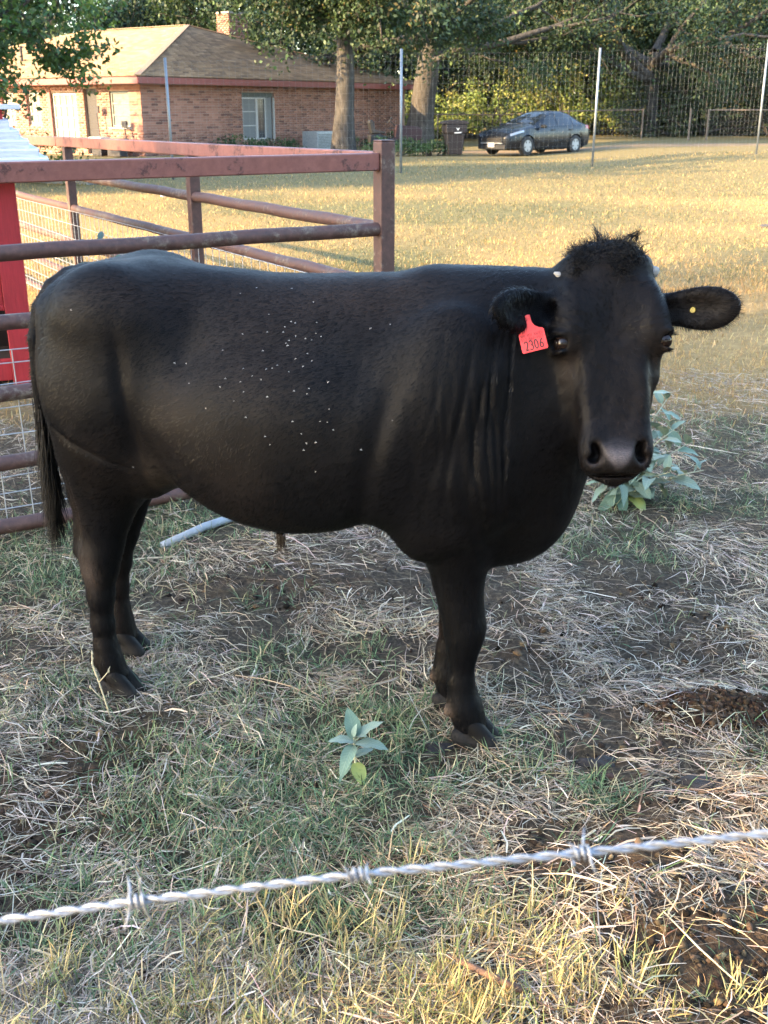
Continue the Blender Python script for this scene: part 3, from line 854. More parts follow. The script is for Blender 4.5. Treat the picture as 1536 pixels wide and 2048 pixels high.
# ---- hair: forelock, tail switch, sheath tuft, ear fringe, lashes
M_HAIR = NT('black_hair').set(Base_Color=(.0055, .005, .005), Roughness=.45).m
M_HAIR.node_tree.nodes['Principled BSDF'].inputs['Specular IOR Level'].default_value = .22
def strands(name, roots, paths, r0, mat, parent, n=3):
    """paths: (N, K, 3) points of each hair, drawn as thin three-sided spikes"""
    paths = np.asarray(paths); N, K, _ = paths.shape
    tan = np.gradient(paths, axis=1); tan /= np.linalg.norm(tan, axis=2, keepdims=True) + 1e-9
    ref = np.array((.31, .82, .47)); s1 = np.cross(tan, ref); s1 /= np.linalg.norm(s1, axis=2, keepdims=True) + 1e-9
    s2 = np.cross(tan, s1)
    rad = (np.asarray(r0).reshape(-1, 1) * np.linspace(1, .12, K)[None]) if np.ndim(r0) else r0 * np.linspace(1, .12, K)[None].repeat(N, 0)
    rings = [paths + (s1 * math.cos(2 * math.pi * k / n) + s2 * math.sin(2 * math.pi * k / n)) * rad[..., None] for k in range(n)]
    V = np.stack(rings, 2).reshape(-1, 3)                       # N, K, n
    base = (np.arange(N) * K * n)[:, None, None] + (np.arange(K - 1) * n)[None, :, None]
    k = np.arange(n)[None, None]; k2 = (np.arange(n) + 1) % n
    F = np.stack([base + k, base + k2[None, None], base + n + k2[None, None], base + n + k], -1).reshape(-1, 4)
    return np_mesh(name, V, F, mat, parent, smooth=True)
def conv(P): return np.stack([P[..., 0], -P[..., 1], P[..., 2]], -1)
def hair_set(N, root_fn, dir_fn, length, curl, K=6, grav=0.0):
    out = np.zeros((N, K, 3))
    for i in range(N):
        p = np.array(root_fn(i)); d = np.array(dir_fn(i, p), float); d /= np.linalg.norm(d)
        L = length * rng.uniform(.55, 1.25); w = rng.normal(0, 1, 3); w /= np.linalg.norm(w)
        for k in range(K):
            out[i, k] = p
            d = d + np.cross(w, d) * curl * rng.uniform(.4, 1.2) + np.array((0, 0, -grav)); d /= np.linalg.norm(d)
            p = p + d * L / (K - 1)
    return out
BN = vert_normals(BP, BQ)
pk = np.where((hsn < .065 + .03 * np.sin(hxx * 60)) & (hsn > -.2) & (u > .7) & (np.abs(hxx) < .082) & (hnn > -.10))[0]
pick = rng.choice(pk, 2300)
def rd(i, p):
    n_ = BN[pick[i]]; x = (p - HO) @ HX
    w = HX * math.sin(x * 55 + 1.3) * .9 + HS * (.5 + .5 * math.cos(x * 37)) + HN * .2 + np.array(rng.normal(0, .35, 3))
    w = w - n_ * (w @ n_)
    return w + n_ * rng.uniform(.0, .20)
fl = [hair_set(2300, lambda i: BP[pick[i]], rd, .036, .60, 7, .10)]
# a few tufts that stand up
for cx in (-.012, .055, .068):
    c0 = hp(-.085, cx, -.07); lean = rng.normal(0, .25, 3)
    fl.append(hair_set(26, lambda i: c0 + rng.normal(0, .006, 3), lambda i, p: np.array((0, 0, 1.0)) + lean + (c0 - p) * 45 + rng.normal(0, .12, 3), (.034 if cx != -.012 else .048), .10, 7, .02))
strands('forelock', None, conv(np.concatenate(fl)), .0009, M_HAIR, bull)
# the short coat: fine flat-lying hairs over the whole skin
NB = 95000
wv = np.where((BP[:, 1] > -.30) & (isn < .3) & (z > .06), 1.0, 0.0) * np.where(BN[:, 1] < -.35, .25, 1.0) * np.where(u > .70, .55, 1.0)
pk2 = rng.choice(len(BP), NB, p=wv / wv.sum())
bp_ = BP[pk2] + rng.normal(0, .003, (NB, 3)) * (1 - np.abs(BN[pk2])); bn_ = BN[pk2]
fd = np.stack([-.75 + .5 * vnoise(bp_[:, 0] * 5, bp_[:, 2] * 5, 61), .0 * bp_[:, 0], -.55 + .6 * vnoise(bp_[:, 0] * 4 + 7, bp_[:, 2] * 4, 62)], 1)
legm = np.clip((.60 - bp_[:, 2]) * 8, 0, 1)[:, None]; fd = fd * (1 - legm) + np.array((-.15, 0, -1)) * legm
hm = (np.clip((hsn[pk2] + .05) * 12, 0, 1) * (hnn[pk2] > -.21) * (u[pk2] > .7) * (np.abs(hxx[pk2]) < .16))[:, None]
fh = HS[None] * (.8 - 1.5 * np.exp(-((hsn[pk2] - .25) / .16) ** 2))[:, None] + HX[None] * (hxx[pk2] * 9)[:, None]
fd = fd * (1 - hm) + fh * hm + rng.normal(0, .22, (NB, 3))
fd -= bn_ * (fd * bn_).sum(1, keepdims=True); fd /= np.linalg.norm(fd, axis=1, keepdims=True) + 1e-9
Lh = rng.uniform(.008, .020, NB) * np.where(hm[:, 0] > .5, .8, 1.0); st_ = rng.uniform(.03, .24, NB)[:, None]
Pb = np.stack([bp_ - bn_ * .0012, bp_ + fd * (Lh * .5)[:, None] + bn_ * st_ * (Lh * .5)[:, None] + bn_ * .0004, bp_ + fd * Lh[:, None] + bn_ * st_ * .6 * Lh[:, None]], 1)
sb = np.cross(fd, bn_)
tb_ = .62 * col[pk2] * rng.gamma(4.0, .30, (NB, 1)) * np.where(rng.random((NB, 1)) < .14, np.array((2.4, 1.8, 1.4)), 1.0)
t = NT('coat_hair'); t.set(Base_Color=t.attr('tint').outputs['Color'], Roughness=.36); t.p.inputs['Specular IOR Level'].default_value = .12
o = ribbons(conv(Pb), rng.uniform(.0004, .0015, NB), np.stack([sb[:, 0], -sb[:, 1], sb[:, 2]], 1), tb_, 'coat_hair', t.m, .15); o.parent = bull
tp = np.array([p[:3] for p in TL])
def tr(i):
    k = rng.uniform(5.2, 8.0); a = int(k); f = k - a; a2 = min(a + 1, 8)
    return tp[a] * (1 - f) + tp[a2] * f + rng.normal(0, .007, 3) * (1, 1, 0)
ts = hair_set(1300, tr, lambda i, p: (rng.normal(.03, .13), rng.normal(0, .13), -1), .19, .05, 8, .04)
for i in range(len(ts)):    # the switch narrows to a point
    ts[i, :, 0] += (-.648 - ts[i, :, 0]) * np.linspace(0, .55, 8)
    ts[i, :, 2] = np.maximum(ts[i, :, 2], .40)
strands('tail_switch', None, conv(ts), .0017, M_HAIR, bull)
t = NT('brown_hair'); t.set(Base_Color=(.03, .02, .012), Roughness=.5); M_HAIRB = t.m
sh = hair_set(70, lambda i: np.array((.010, 0, .507)) + rng.normal(0, .006, 3), lambda i, p: (rng.normal(.05, .10), rng.normal(0, .1), -1), .07, .04, 5)
strands('sheath_tuft', None, conv(sh), .0010, M_HAIRB, bull)
def ear_hair(E, N, hl=.013):
    ec, ax, up, out, Le = E
    d = BP - ec; a = d @ ax / (Le * .5); b = d @ up / .047; c = d @ out
    near_ = (np.abs(c) < .035) & (a > -1.1) & (a < 1.1) & (np.abs(b) < 1.15)
    rim = np.where(near_ & (a * a + b * b > .72))[0]; inn = np.where(near_ & (a * a + b * b < .8) & ((BN @ out) > .2))[0]
    ids = np.concatenate([rng.choice(rim, N), rng.choice(inn, N)])
    def dr(i, p):
        k = ids[i]; r_ = ax * a[k] + up * b[k]
        return BN[k] * .5 + r_ * .7 + ax * .6 + out * .2 + rng.normal(0, .15, 3)
    return hair_set(len(ids), lambda i: BP[ids[i]], dr, hl, .07, 4, .03)
strands('ear_hair', None, conv(np.concatenate([ear_hair(EAR_L, 600, .006), ear_hair(EAR_R, 1100)])), .00035, M_HAIR, bull)
ls = []
for q_, em_ in EYES:
    for i in range(24):
        a = rng.uniform(-.9, .9)
        ls.append((q_ + em_[2] * .016 + em_[0] * (-.015 + .006 * a * a) + em_[1] * .019 * a, em_[2] * 1.0 + em_[1] * a * .4 + HS * rng.uniform(-.2, .25)))
le = hair_set(len(ls), lambda i: ls[i][0], lambda i, p: ls[i][1], .019, .08, 4)
for k_ in (0, 1): strands('eyelashes', None, conv(le[k_ * 24:(k_ + 1) * 24]), .0005, M_HAIR, bull)['kind'] = 'stuff'
# ================================================================ pipe corral fence
def gz_(x, y): return float(height(np.array([x]), np.array([y]))[0])
t = NT('rusty_painted_pipe'); v = t.coord('Object'); vs_ = t.coord('Object', (8, 8, 30))
n1 = t.noise(v, 5, 6, .65); n2 = t.noise(v, 38, 5, .7)
base = t.ramp(n2, [(.3, (.045, .022, .018)), (.55, (.085, .041, .033)), (.75, (.13, .070, .056))])
chip = t.math('MULTIPLY', t.ramp(n1, [(.52, 0.0), (.58, 1.0)]), t.ramp(n2, [(.42, 0.0), (.56, 1.0)]))
c = t.mix(chip, base, t.ramp(n2, [(.4, (.045, .030, .024)), (.7, (.20, .155, .12))]))
t.set(Base_Color=c, Roughness=t.ramp(n2, [(.3, .45), (.7, .75)])); t.bump(t.mix(.5, n2, chip), .3, .004); M_PIPE = t.m
t = NT('red_oxide_paint'); v = t.coord('Object'); n1 = t.noise(v, 6, 6, .65); n2 = t.noise(v, 30, 5, .7)
edge = t.math('MULTIPLY', t.ramp(n1, [(.55, 0.0), (.60, 1.0)]), t.ramp(n2, [(.45, 0.0), (.53, 1.0)]))
c = t.mix(edge, t.ramp(n2, [(.3, (.165, .058, .047)), (.7, (.235, .090, .070))]), (.075, .025, .022))
c = t.mix(t.ramp(t.noise(t.coord('Object', (3, 3, 40)), 6, 3), [(.70, 0.0), (.74, .35)]), c, (.32, .20, .155))
t.set(Base_Color=c, Roughness=t.ramp(n1, [(.3, .35), (.7, .55)])); t.bump(edge, .25, .003); M_RAIL = t.m
t = NT('galvanised_wire'); t.set(Base_Color=t.ramp(t.noise(t.coord('Object'), 40), [(.3, (.36, .37, .38)), (.7, (.52, .53, .54))]), Roughness=.45, Metallic=.5); M_WIRE = t.m
CORN = Vector((0.0, 4.85, 0)); FD = Vector((-.85, -.527, 0)).normalized(); BD = Vector((-.527, .85, 0)).normalized()
fence = thing('pipe_fence', 'rusty brown pipe corral fence meeting at a square corner post behind the bull', 'fence', CORN)
def fpt(d, s, z): return d * s + Vector((0, 0, z))
def sq_post(p, h, w, ang, name='post', mat=M_PIPE):
    m = MB(); m.box((0, 0, h / 2 - .05), (w, w, h + .1)); m.box((0, 0, h + .004), (w * .98, w * .98, .008))
    o = m.build(name, mat, fence, bevel=.004); o.location = p; o.rotation_euler = (0, 0, ang); return o
FA = math.atan2(FD.y, FD.x)
sq_post((0, 0, 0), 1.465, .070, FA)
for d, s in ((BD, 2.16), (BD, 4.68), (BD, 7.2), (BD, 9.7), (FD, 2.62)):
    sq_post(d * s, 1.345 - (.008 * s if d is BD else 0), .066, FA)
RZ = [1.105, .855, .590, .318, .062]
def rail(d, s0, s1, z, top=False, dip=0.0):
    m = MB()
    if top: m.bar(fpt(d, s0, z), fpt(d, s1, z + dip), .05, .072)
    else:
        n = 9
        m.tube([fpt(d, s0 + (s1 - s0) * i / n, z + .0025 * math.sin(i * 2.1 + z * 9)) for i in range(n + 1)], .030, 14)
    o = m.build('rail', M_RAIL if top else M_PIPE, fence, bevel=.005 if top else 0)
    smooth_angle(o, 50); return o
rail(FD, .036, 2.585, 1.385, True); rail(FD, 2.655, 5.0, 1.385, True)
rail(BD, .036, 4.9, 1.388, True, -.036); rail(BD, 4.92, 10, 1.350, True, -.05)
for z in RZ:
    rail(FD, .030, 2.60, z); rail(FD, 2.64, 5.0, z)
    rail(BD, .030, 2.14, z); rail(BD, 2.18, 4.66, z); rail(BD, 4.70, 9.7, z)
def weld_mesh(d, s0, s1, off, zs, step, r=.0022):
    m = MB(); nrm = Vector((-d.y, d.x, 0)) * off
    for z in zs: m.tube([fpt(d, s0 + (s1 - s0) * k / 6, z + .008 * math.sin(k * 1.7 + z * 20)) + nrm for k in range(7)], r, 5)
    s = s0
    while s < s1:
        m.tube([fpt(d, s, 0.0) + nrm, fpt(d, s + .01 * math.sin(s * 9), max(zs)) + nrm * 1.1], r, 5); s += step
    o = m.build('wire_mesh', M_WIRE, fence); o['kind'] = 'stuff'
weld_mesh(FD, .05, 4.0, -.034, [.06, .12, .18, .25, .33, .42, .52, .62, .70, .745], .105)
weld_mesh(BD, .05, 9.0, .036, [.06, .14, .22, .31, .41, .52, .63, .73, .84], .105)

# ================================================================ red shed with the stepped white roof
M_RED = NT('red_barn_paint'); t = M_RED; gr = t.noise(t.coord('Object', (30, 30, 2.5)), 4, 5, .65); nb = t.noise(t.coord('Object'), 4, 4)
t.set(Base_Color=t.mix(t.ramp(nb, [(.35, 0.0), (.7, .5)]), t.ramp(gr, [(.3, (.26, .012, .018)), (.7, (.40, .022, .030))]), (.20, .012, .016)), Roughness=.55); t.bump(gr, .3, .004); M_RED = t.m
t = NT('weathered_white_paint'); gr = t.noise(t.coord('Object', (4, 40, 40)), 3, 5, .65); nb = t.noise(t.coord('Object'), 9, 5, .7)
t.set(Base_Color=t.mix(t.ramp(nb, [(.56, 0.0), (.66, .6)]), t.ramp(gr, [(.3, (.42, .45, .50)), (.7, (.60, .62, .66))]), (.36, .34, .33)), Roughness=.6); t.bump(gr, .25, .004); M_WHITE = t.m
M_DARK = simple('dark_inside', (.012, .010, .010), .9)
shed = thing('red_shed', 'small red plank shed with a stepped white roof and cupola behind the fence', 'shed', (-2.14, 6.5, 0), R(20))
def part(name, mat, parent, *boxes, bevel=.004):
    m = MB()
    for b in boxes: m.box(*b)
    return m.build(name, mat, parent, bevel=bevel)
W_ = 1.5; Dp = 1.0      # the shed runs to the left and away
for k, (x, y) in enumerate(((-.07, .012), (-W_ + .07, .012), (-.07, Dp - .012), (-W_ + .07, Dp - .012))):
    part('corner_post', M_RED, shed, ((x, y, .61), (.14, .036, 1.24)), ((x + (.052 if x > -.5 else -.052), y + (.075 if y < .5 else -.075), .61), (.034, .11, 1.24)))
for i in range(9):     # upright boards of the front, above the low opening
    part('board', M_RED, shed, ((-.21 - i * .142, .05 + .003 * (i % 2), .86), (.138, .02, .76)))
for i in range(6):
    part('board', M_RED, shed, ((-.028, .20 + i * .142, .86), (.02, .138, .76)))
part('sill_rail', M_RED, shed, ((-W_ / 2, .035, .475), (W_ - .28, .03, .03)))
part('bottom_rail', M_RED, shed, ((-W_ / 2, .035, .10), (W_ - .28, .04, .13)), ((-.03, Dp / 2, .10), (.04, Dp - .2, .13)))
part('floor_boards', M_DARK, shed, ((-W_ / 2, Dp / 2, .04), (W_ - .1, Dp - .1, .06)))
part('back_wall', M_DARK, shed, ((-W_ / 2, Dp - .08, .6), (W_ - .1, .02, 1.1)))
for i in range(6):     # stepped boards rising to the ridge
    xr = .24 - i * .046; xl = -W_ - .24 + i * .046; yf = -.20 + i * .052; yb = Dp + .20 - i * .052; z = 1.262 + i * .049
    jz = lambda: z + rng.normal(0, .003)
    for (cx, cy, lx, ly, tilt, axn) in (((xr + xl) / 2, yf + .05, xr - xl, .11, R(7), 'X'), ((xr + xl) / 2, yb - .05, xr - xl, .11, R(-7), 'X'), (xr - .05, (yf + yb) / 2, .11, yb - yf - .22, R(9), 'Y'), (xl + .05, (yf + yb) / 2, .11, yb - yf - .22, R(-9), 'Y')):
        m = MB(); m.box((0, 0, 0), (lx, ly, .052), Matrix.Rotation(tilt, 3, axn)); o = m.build('roof_board', M_WHITE, shed, bevel=.004); o.location = (cx, cy, jz())
part('roof_deck', M_DARK, shed, ((-W_ / 2, Dp / 2, 1.36), (W_ * .8, Dp * .7, .26)))
cu = part('cupola', M_RED, shed, ((-.33, .30, 1.555), (.62, .36, .075)))
part('cupola_cap', M_WHITE, cu, ((-.31, .30, 1.606), (.78, .48, .028)))

# ================================================================ barbed wire in front
t = NT('bright_zinc'); t.set(Base_Color=t.ramp(t.noise(t.coord('Object', (1, 1, 1)), 260, 4), [(.3, (.21, .22, .235)), (.7, (.40, .415, .44))]), Roughness=.42, Metallic=.5); M_ZINC = t.m
bwire = thing('barbed_wire', 'pale twisted barbed wire strand stretched low across the front of the grass', 'barbed wire', (0, .6, 1.2))
ws = [Vector(p) for p in ((-.216, .481, 1.1755), (-.135, .485, 1.1862), (-.012, .490, 1.2002), (.112, .494, 1.2115), (.216, .498, 1.2215))]
def wire_at(s):   # s: -2..2, straight with a little kink at each barb
    s4 = (s + 1) * 2
    i = int(min(max(math.floor(s4), 0), 3)); f = s4 - i
    a, b = ws[i], ws[i + 1]
    return a + (b - a) * f
ext0 = ws[0] + (ws[0] - ws[1]) * 6; ext1 = ws[4] + (ws[4] - ws[3]) * 6
full = [ext0] + ws + [ext1]
seg = [(full[i + 1] - full[i]).length for i in range(len(full) - 1)]
tot = sum(seg)
def along(d):
    for i, L in enumerate(seg):
        if d <= L or i == len(seg) - 1: return full[i] + (full[i + 1] - full[i]) * (d / L), (full[i + 1] - full[i]).normalized()
        d -= L
base_d = seg[0]
for ph in (0, math.pi):
    pts = []
    N = 1100
    for k in range(N + 1):
        d = tot * k / N; p, tg = along(d)
        u_ = tg.cross(Vector((0, 0, 1))).normalized(); w_ = tg.cross(u_)
        a = d / .030 * 2 * math.pi + ph
        pts.append(p + (u_ * math.cos(a) + w_ * math.sin(a)) * .00128 - bwire.location)
    m = MB(); m.tube(pts, .00135, 7); m.build('strand', M_ZINC, bwire, smooth=True)
for j, (bd, rot) in enumerate(((-.128, 2.0), (-.003, .3), (.121, 1.1), (.245, 2.4), (.37, 4.0), (-.252, .9), (-.376, 3.3))):
    d0 = base_d + (ws[2] - ws[0]).length + bd - .003 if False else base_d + (ws[1] - ws[0]).length + (ws[2] - ws[1]).length + bd
    p, tg = along(d0); u_ = tg.cross(Vector((0, 0, 1))).normalized(); w_ = tg.cross(u_)
    m = MB()
    for q in (0, 1):
        pts = []; nt = 2.2
        for k in range(60):
            a = rot + q * math.pi + k / 59 * nt * 2 * math.pi
            pts.append(p + tg * ((k / 59 - .5) * .0078 + q * .0018) + (u_ * math.cos(a) + w_ * math.sin(a)) * .0034)
        a0 = rot + q * math.pi; a1 = a0 + nt * 2 * math.pi
        tan0 = (u_ * math.sin(a0) - w_ * math.cos(a0)); tan1 = (-u_ * math.sin(a1) + w_ * math.cos(a1))
        pts = [pts[0] + tan0 * .014 - tg * .002, pts[0] + tan0 * .006] + pts + [pts[-1] + tan1 * .006, pts[-1] + tan1 * .014 + tg * .002]
        m.tube([x - bwire.location for x in pts], [.0003, .0009] + [.0010] * 60 + [.0009, .0003], 6)
    m.build('barb', M_ZINC, bwire, smooth=True)
# ================================================================ silver-leaved weeds and small things on the ground
t = NT('silver_leaf'); tc = t.n('ShaderNodeTexCoord'); sp = t.n('ShaderNodeSeparateXYZ'); t.l(tc.outputs['Object'], sp.inputs[0])
ay = t.math('ABSOLUTE', sp.outputs[1]); vein = t.math('SINE', t.math('MULTIPLY', t.math('SUBTRACT', sp.outputs[0], t.math('MULTIPLY', ay, .9)), 66.0))
rib = t.math('SUBTRACT', 1.0, t.math('MULTIPLY', ay, 55.0)); rib = t.math('MAXIMUM', rib, 0.0)
vv = t.math('MAXIMUM', t.math('MULTIPLY', t.math('SUBTRACT', vein, .80), 4.0), rib); vv = t.math('MINIMUM', vv, 1.0)
oi = t.n('ShaderNodeObjectInfo')
lc = t.mix(t.noise(tc.outputs['Object'], 40), (.115, .18, .145), (.185, .255, .21))
lc = t.mix(t.math('MULTIPLY', vv, .55), lc, (.30, .37, .29))
lc = t.mix(t.math('MULTIPLY', oi.outputs['Random'], .75), lc, (.085, .155, .095))
t.set(Base_Color=lc, Roughness=.75); t.p.inputs['Specular IOR Level'].default_value = .25
t.p.inputs['Sheen Weight'].default_value = .15; t.bump(vv, -.7, .02); M_LEAF = t.m
t = NT('yellow_green_leaf'); t.set(Base_Color=t.mix(t.noise(t.coord('Object'), 50, 5), (.16, .22, .055), (.33, .35, .10)), Roughness=.65); M_LEAFY = t.m
M_STEM = simple('pale_stem', (.34, .36, .25), .7, 0, .25, 60)
def leaf_mesh(name, mat, wid=.34, cup=.25, curl=.25, wav=.02, n=9):
    """a unit leaf along +x with its base at the origin, folded along the midrib"""
    vs = []; fs = []
    for i in range(n + 1):
        f = i / n; w = wid * math.sin(math.pi * min(1, f ** .8 * .97 + .012)) ** .85 * .5 * (1 if f < 1 else .02)
        x = f; z = -curl * f * f + .05 * math.sin(3 * f)
        for j in range(-2, 3):
            q = j / 2
            vs.append((x - .03 * abs(q), q * w, z + cup * abs(q) ** 1.4 * w + wav * math.sin(f * 17 + j) * abs(q)))
    for i in range(n):
        for j in range(4):
            a = i * 5 + j; fs.append((a, a + 1, a + 6, a + 5))
    for i, s in ((0, 1),):
        pass
    me = bpy.data.meshes.new(name); me.from_pydata(vs, [], fs); me.update()
    for p in me.polygons: p.use_smooth = True
    me.materials.append(mat); return me
LEAVES = [leaf_mesh('leaf', M_LEAF, .44, .25, .22), leaf_mesh('leaf', M_LEAF, .40, .35, .42), leaf_mesh('leaf', M_LEAF, .50, .20, .12)]
LEAFY = leaf_mesh('leaf', M_LEAFY, .62, .15, .25)
def put_leaf(parent, p, d, length, me, roll=0.0):
    d = Vector(d).normalized(); up = Vector((0, 0, 1)); sd_ = up.cross(d)
    if sd_.length < .05: sd_ = Vector((1, 0, 0))
    sd_.normalize(); n_ = d.cross(sd_)
    M = Matrix((d, sd_, n_)).transposed() @ Matrix.Rotation(roll, 3, 'X')
    o = link_mesh('leaf', me, None, parent); o.matrix_local = Matrix.Translation(Vector(p)) @ (M.to_4x4()) @ Matrix.Scale(length, 4)
    return o
def weed(loc, stems, label, leaf_len, leafy=0):
    root = thing('silverleaf_weed', label, 'weed', loc)
    m = MB(); lv = []
    for (dx, dy, h, nl, spread) in stems:
        h *= 1.1; top = Vector((dx, dy, h)); mid = Vector((dx * .35 + rng.normal(0, .012), dy * .35, h * .55))
        pts = [Vector((0, 0, -.02)), mid * .5, mid, mid.lerp(top, .55) + Vector((0, 0, h * .04)), top]
        m.tube(pts, [.0042, .0038, .0033, .0026, .0016], 6)
        for k in range(nl):
            f = .28 + .72 * (k + .6) / nl
            i = min(int(f * 4), 3); p = pts[i].lerp(pts[i + 1], f * 4 - i)
            a = k * 2.4 + rng.uniform(-.4, .4) + dx * 7
            el = (.85 if f > .85 else rng.uniform(-.35, .55)) - (1 - f) * .5
            d = Vector((math.cos(a) * math.cos(el), math.sin(a) * math.cos(el), math.sin(el)))
            pet = d * spread * (1.05 - f * .6)
            m.tube([p, p + pet], [.0015, .0011], 5)
            lv.append((p + pet, d, leaf_len * rng.uniform(.75, 1.15) * (1.05 - .55 * max(0, f - .55)), k))
    m.build('stem', M_STEM, root, smooth=True)
    for i, (p, d, L, k) in enumerate(lv):
        put_leaf(root, p, d, L, LEAVES[i % 3], rng.normal(0, .35))
    for i in range(leafy):
        a = rng.uniform(0, 6.28); put_leaf(root, (math.cos(a) * .02, math.sin(a) * .02 - .02, .05), (math.cos(a), math.sin(a) - .8, -.35), leaf_len * .85, LEAFY)
    return root
big = weed((1.04, 4.38, gz_(1.04, 4.38)), [(.06, .0, .44, 12, .02), (-.06, .05, .38, 11, .02), (.17, -.06, .32, 12, .025), (.26, .03, .24, 10, .02), (-.16, -.05, .20, 9, .025), (.04, -.13, .22, 11, .025), (-.08, -.13, .15, 8, .02), (.18, .12, .40, 10, .02), (.30, -.10, .17, 9, .02), (.0, .08, .32, 10, .02), (.14, -.16, .18, 9, .02), (.22, .16, .30, 9, .02)],
           'big bushy silver-green weed growing behind the bull\'s muzzle', .118, 3)
small = thing('silverleaf_weed', 'small single-stemmed silver-green weed in the short grass before the front hoof', 'weed', (-.075, 2.30, gz_(-.075, 2.30)))
m = MB(); m.tube([(0, 0, -.02), (.004, 0, .05), (0, .005, .10), (.004, .0, .135)], [.004, .0036, .003, .002], 7)
lf = [((.003, 0, .125), (-.20, .55, .75), .085, 2), ((.003, 0, .125), (.75, .2, .55), .088, 2), ((.002, 0, .120), (-.95, -.05, .15), .068, 2), ((.004, 0, .115), (.95, -.25, .05), .088, 2),
      ((0, 0, .110), (-.35, -.9, -.15), .088, 1), ((.004, 0, .130), (.45, -.6, .55), .055, 2), ((.0, 0, .134), (.1, .1, .98), .035, 0), ((0, 0, .055), (-.75, -.55, -.25), .060, 1), ((.002, 0, .06), (.4, -.8, -.5), .062, 'y'), ((.004, 0, .075), (.6, .5, .1), .06, 2)]
for p, d, L, k in lf: m.tube([Vector((0, 0, p[2] - .008)), Vector(p)], [.0016, .0012], 5)
m.build('stem', M_STEM, small, smooth=True)
for p, d, L, k in lf: put_leaf(small, p, d, L, LEAFY if k == 'y' else LEAVES[k], rng.normal(0, .2))
weed((-1.92, 7.25, gz_(-1.92, 7.25)), [(.05, .0, .72, 12, .02), (.14, .06, .60, 10, .02), (-.05, .05, .66, 10, .02), (.10, -.1, .50, 9, .02), (.22, 0, .45, 9, .02)], 'tall narrow-leaved weed growing beside the red shed', .13)

# pale dry stalk beside the hind hoof
M_STALK = simple('dry_stalk', (.52, .44, .28), .8, 0, .2, 40)
st = thing('dry_weed_stalk', 'thin pale dry stalk standing in front of the hind hoof', 'dry stalk', (-.79, 2.62, gz_(-.79, 2.62)))
m = MB()
m.tube([(.028, 0, -.02), (.012, .0, .06), (.0, 0, .12), (-.012, 0, .17), (-.010, .0, .215)], [.0026, .0024, .0022, .0026, .0009], 6)
m.tube([(.012, 0, .055), (-.01, -.004, .085), (-.024, -.008, .108)], [.0018, .0014, .0008], 5)
m.tube([(.000, 0, .115), (.018, .0, .135), (.030, 0, .150), (.036, 0, .165)], [.0018, .0016, .0012, .0008], 5)
m.build('stalk', M_STALK, st, smooth=True)
m = MB()
for p in ((-.010, 0, .19), (-.013, 0, .175), (-.009, 0, .205), (.031, 0, .151), (-.022, -.007, .104), (-.006, 0, .14), (.004, 0, .10)):
    m.add([Vector(p) + Vector(q) * .006 for q in ((0, 0, 1.6), (.5, 0, 0), (0, .5, 0), (-.5, 0, 0), (0, -.5, 0), (0, 0, -1.2))], [(0, 1, 2), (0, 2, 3), (0, 3, 4), (0, 4, 1), (5, 2, 1), (5, 3, 2), (5, 4, 3), (5, 1, 4)])
m.build('seed_husk', M_STALK, st)['kind'] = 'stuff'

# grey pipe lying in the grass, twig, dung
M_GREY = simple('grey_pipe', (.25, .28, .31), .5, 0, .15, 30)
def lying(name, pts, r, mat, label, cat, n=10):
    P = [Vector((x, y, gz_(x, y) + z)) for x, y, z in pts]; o0 = P[0].copy()
    m = MB(); m.tube([p - o0 for p in P], r, n); o = m.build(name, mat, None, smooth=True); o.location = o0; prop(o, label, cat); return o
lying('loose_pipe', [(-.86, 3.86, .012), (-.72, 4.02, .02), (-.58, 4.17, .03), (-.30, 4.47, .03)], .017, M_GREY, 'grey plastic pipe lying in the grass beneath the bull\'s belly', 'pipe')
t = NT('twig_bark'); g2 = t.noise(t.coord('Object', (1, 1, 1)), 90, 5, .7); t.set(Base_Color=t.ramp(g2, [(.3, (.055, .028, .018)), (.7, (.17, .10, .065))]), Roughness=.85); t.bump(g2, .5, .004); M_TWIG = t.m
lying('twig', [(.125, 1.685, .034), (.175, 1.648, .031), (.215, 1.618, .029), (.262, 1.588, .026)], [.0045, .0065, .0075, .0065], M_TWIG, 'short brown stick lying among the dry yellow grass', 'stick')
lying('dry_reed', [(.58, 1.80, .012), (.63, 1.70, .016), (.70, 1.60, .014)], [.0013, .002, .0016], M_STALK, 'long pale reed lying on the bare dirt at the lower corner', 'reed')
n = 1300; a = rng.uniform(0, 6.283, n); q = np.sqrt(rng.random(n))
dx = .93 + .175 * q * np.cos(a) + rng.normal(0, .012, n); dy = 2.62 + .092 * q * np.sin(a) + rng.normal(0, .010, n)
o = crumbs('dung_pile', dx, dy, rng.uniform(.0045, .0125, n), M_CRUMB, [(.036, .022, .013), (.060, .037, .021), (.022, .014, .009), (.10, .064, .036)], [4, 3, 3, 1.2]); prop(o, 'heap of crumbly brown dried dung on the straw', 'dung')
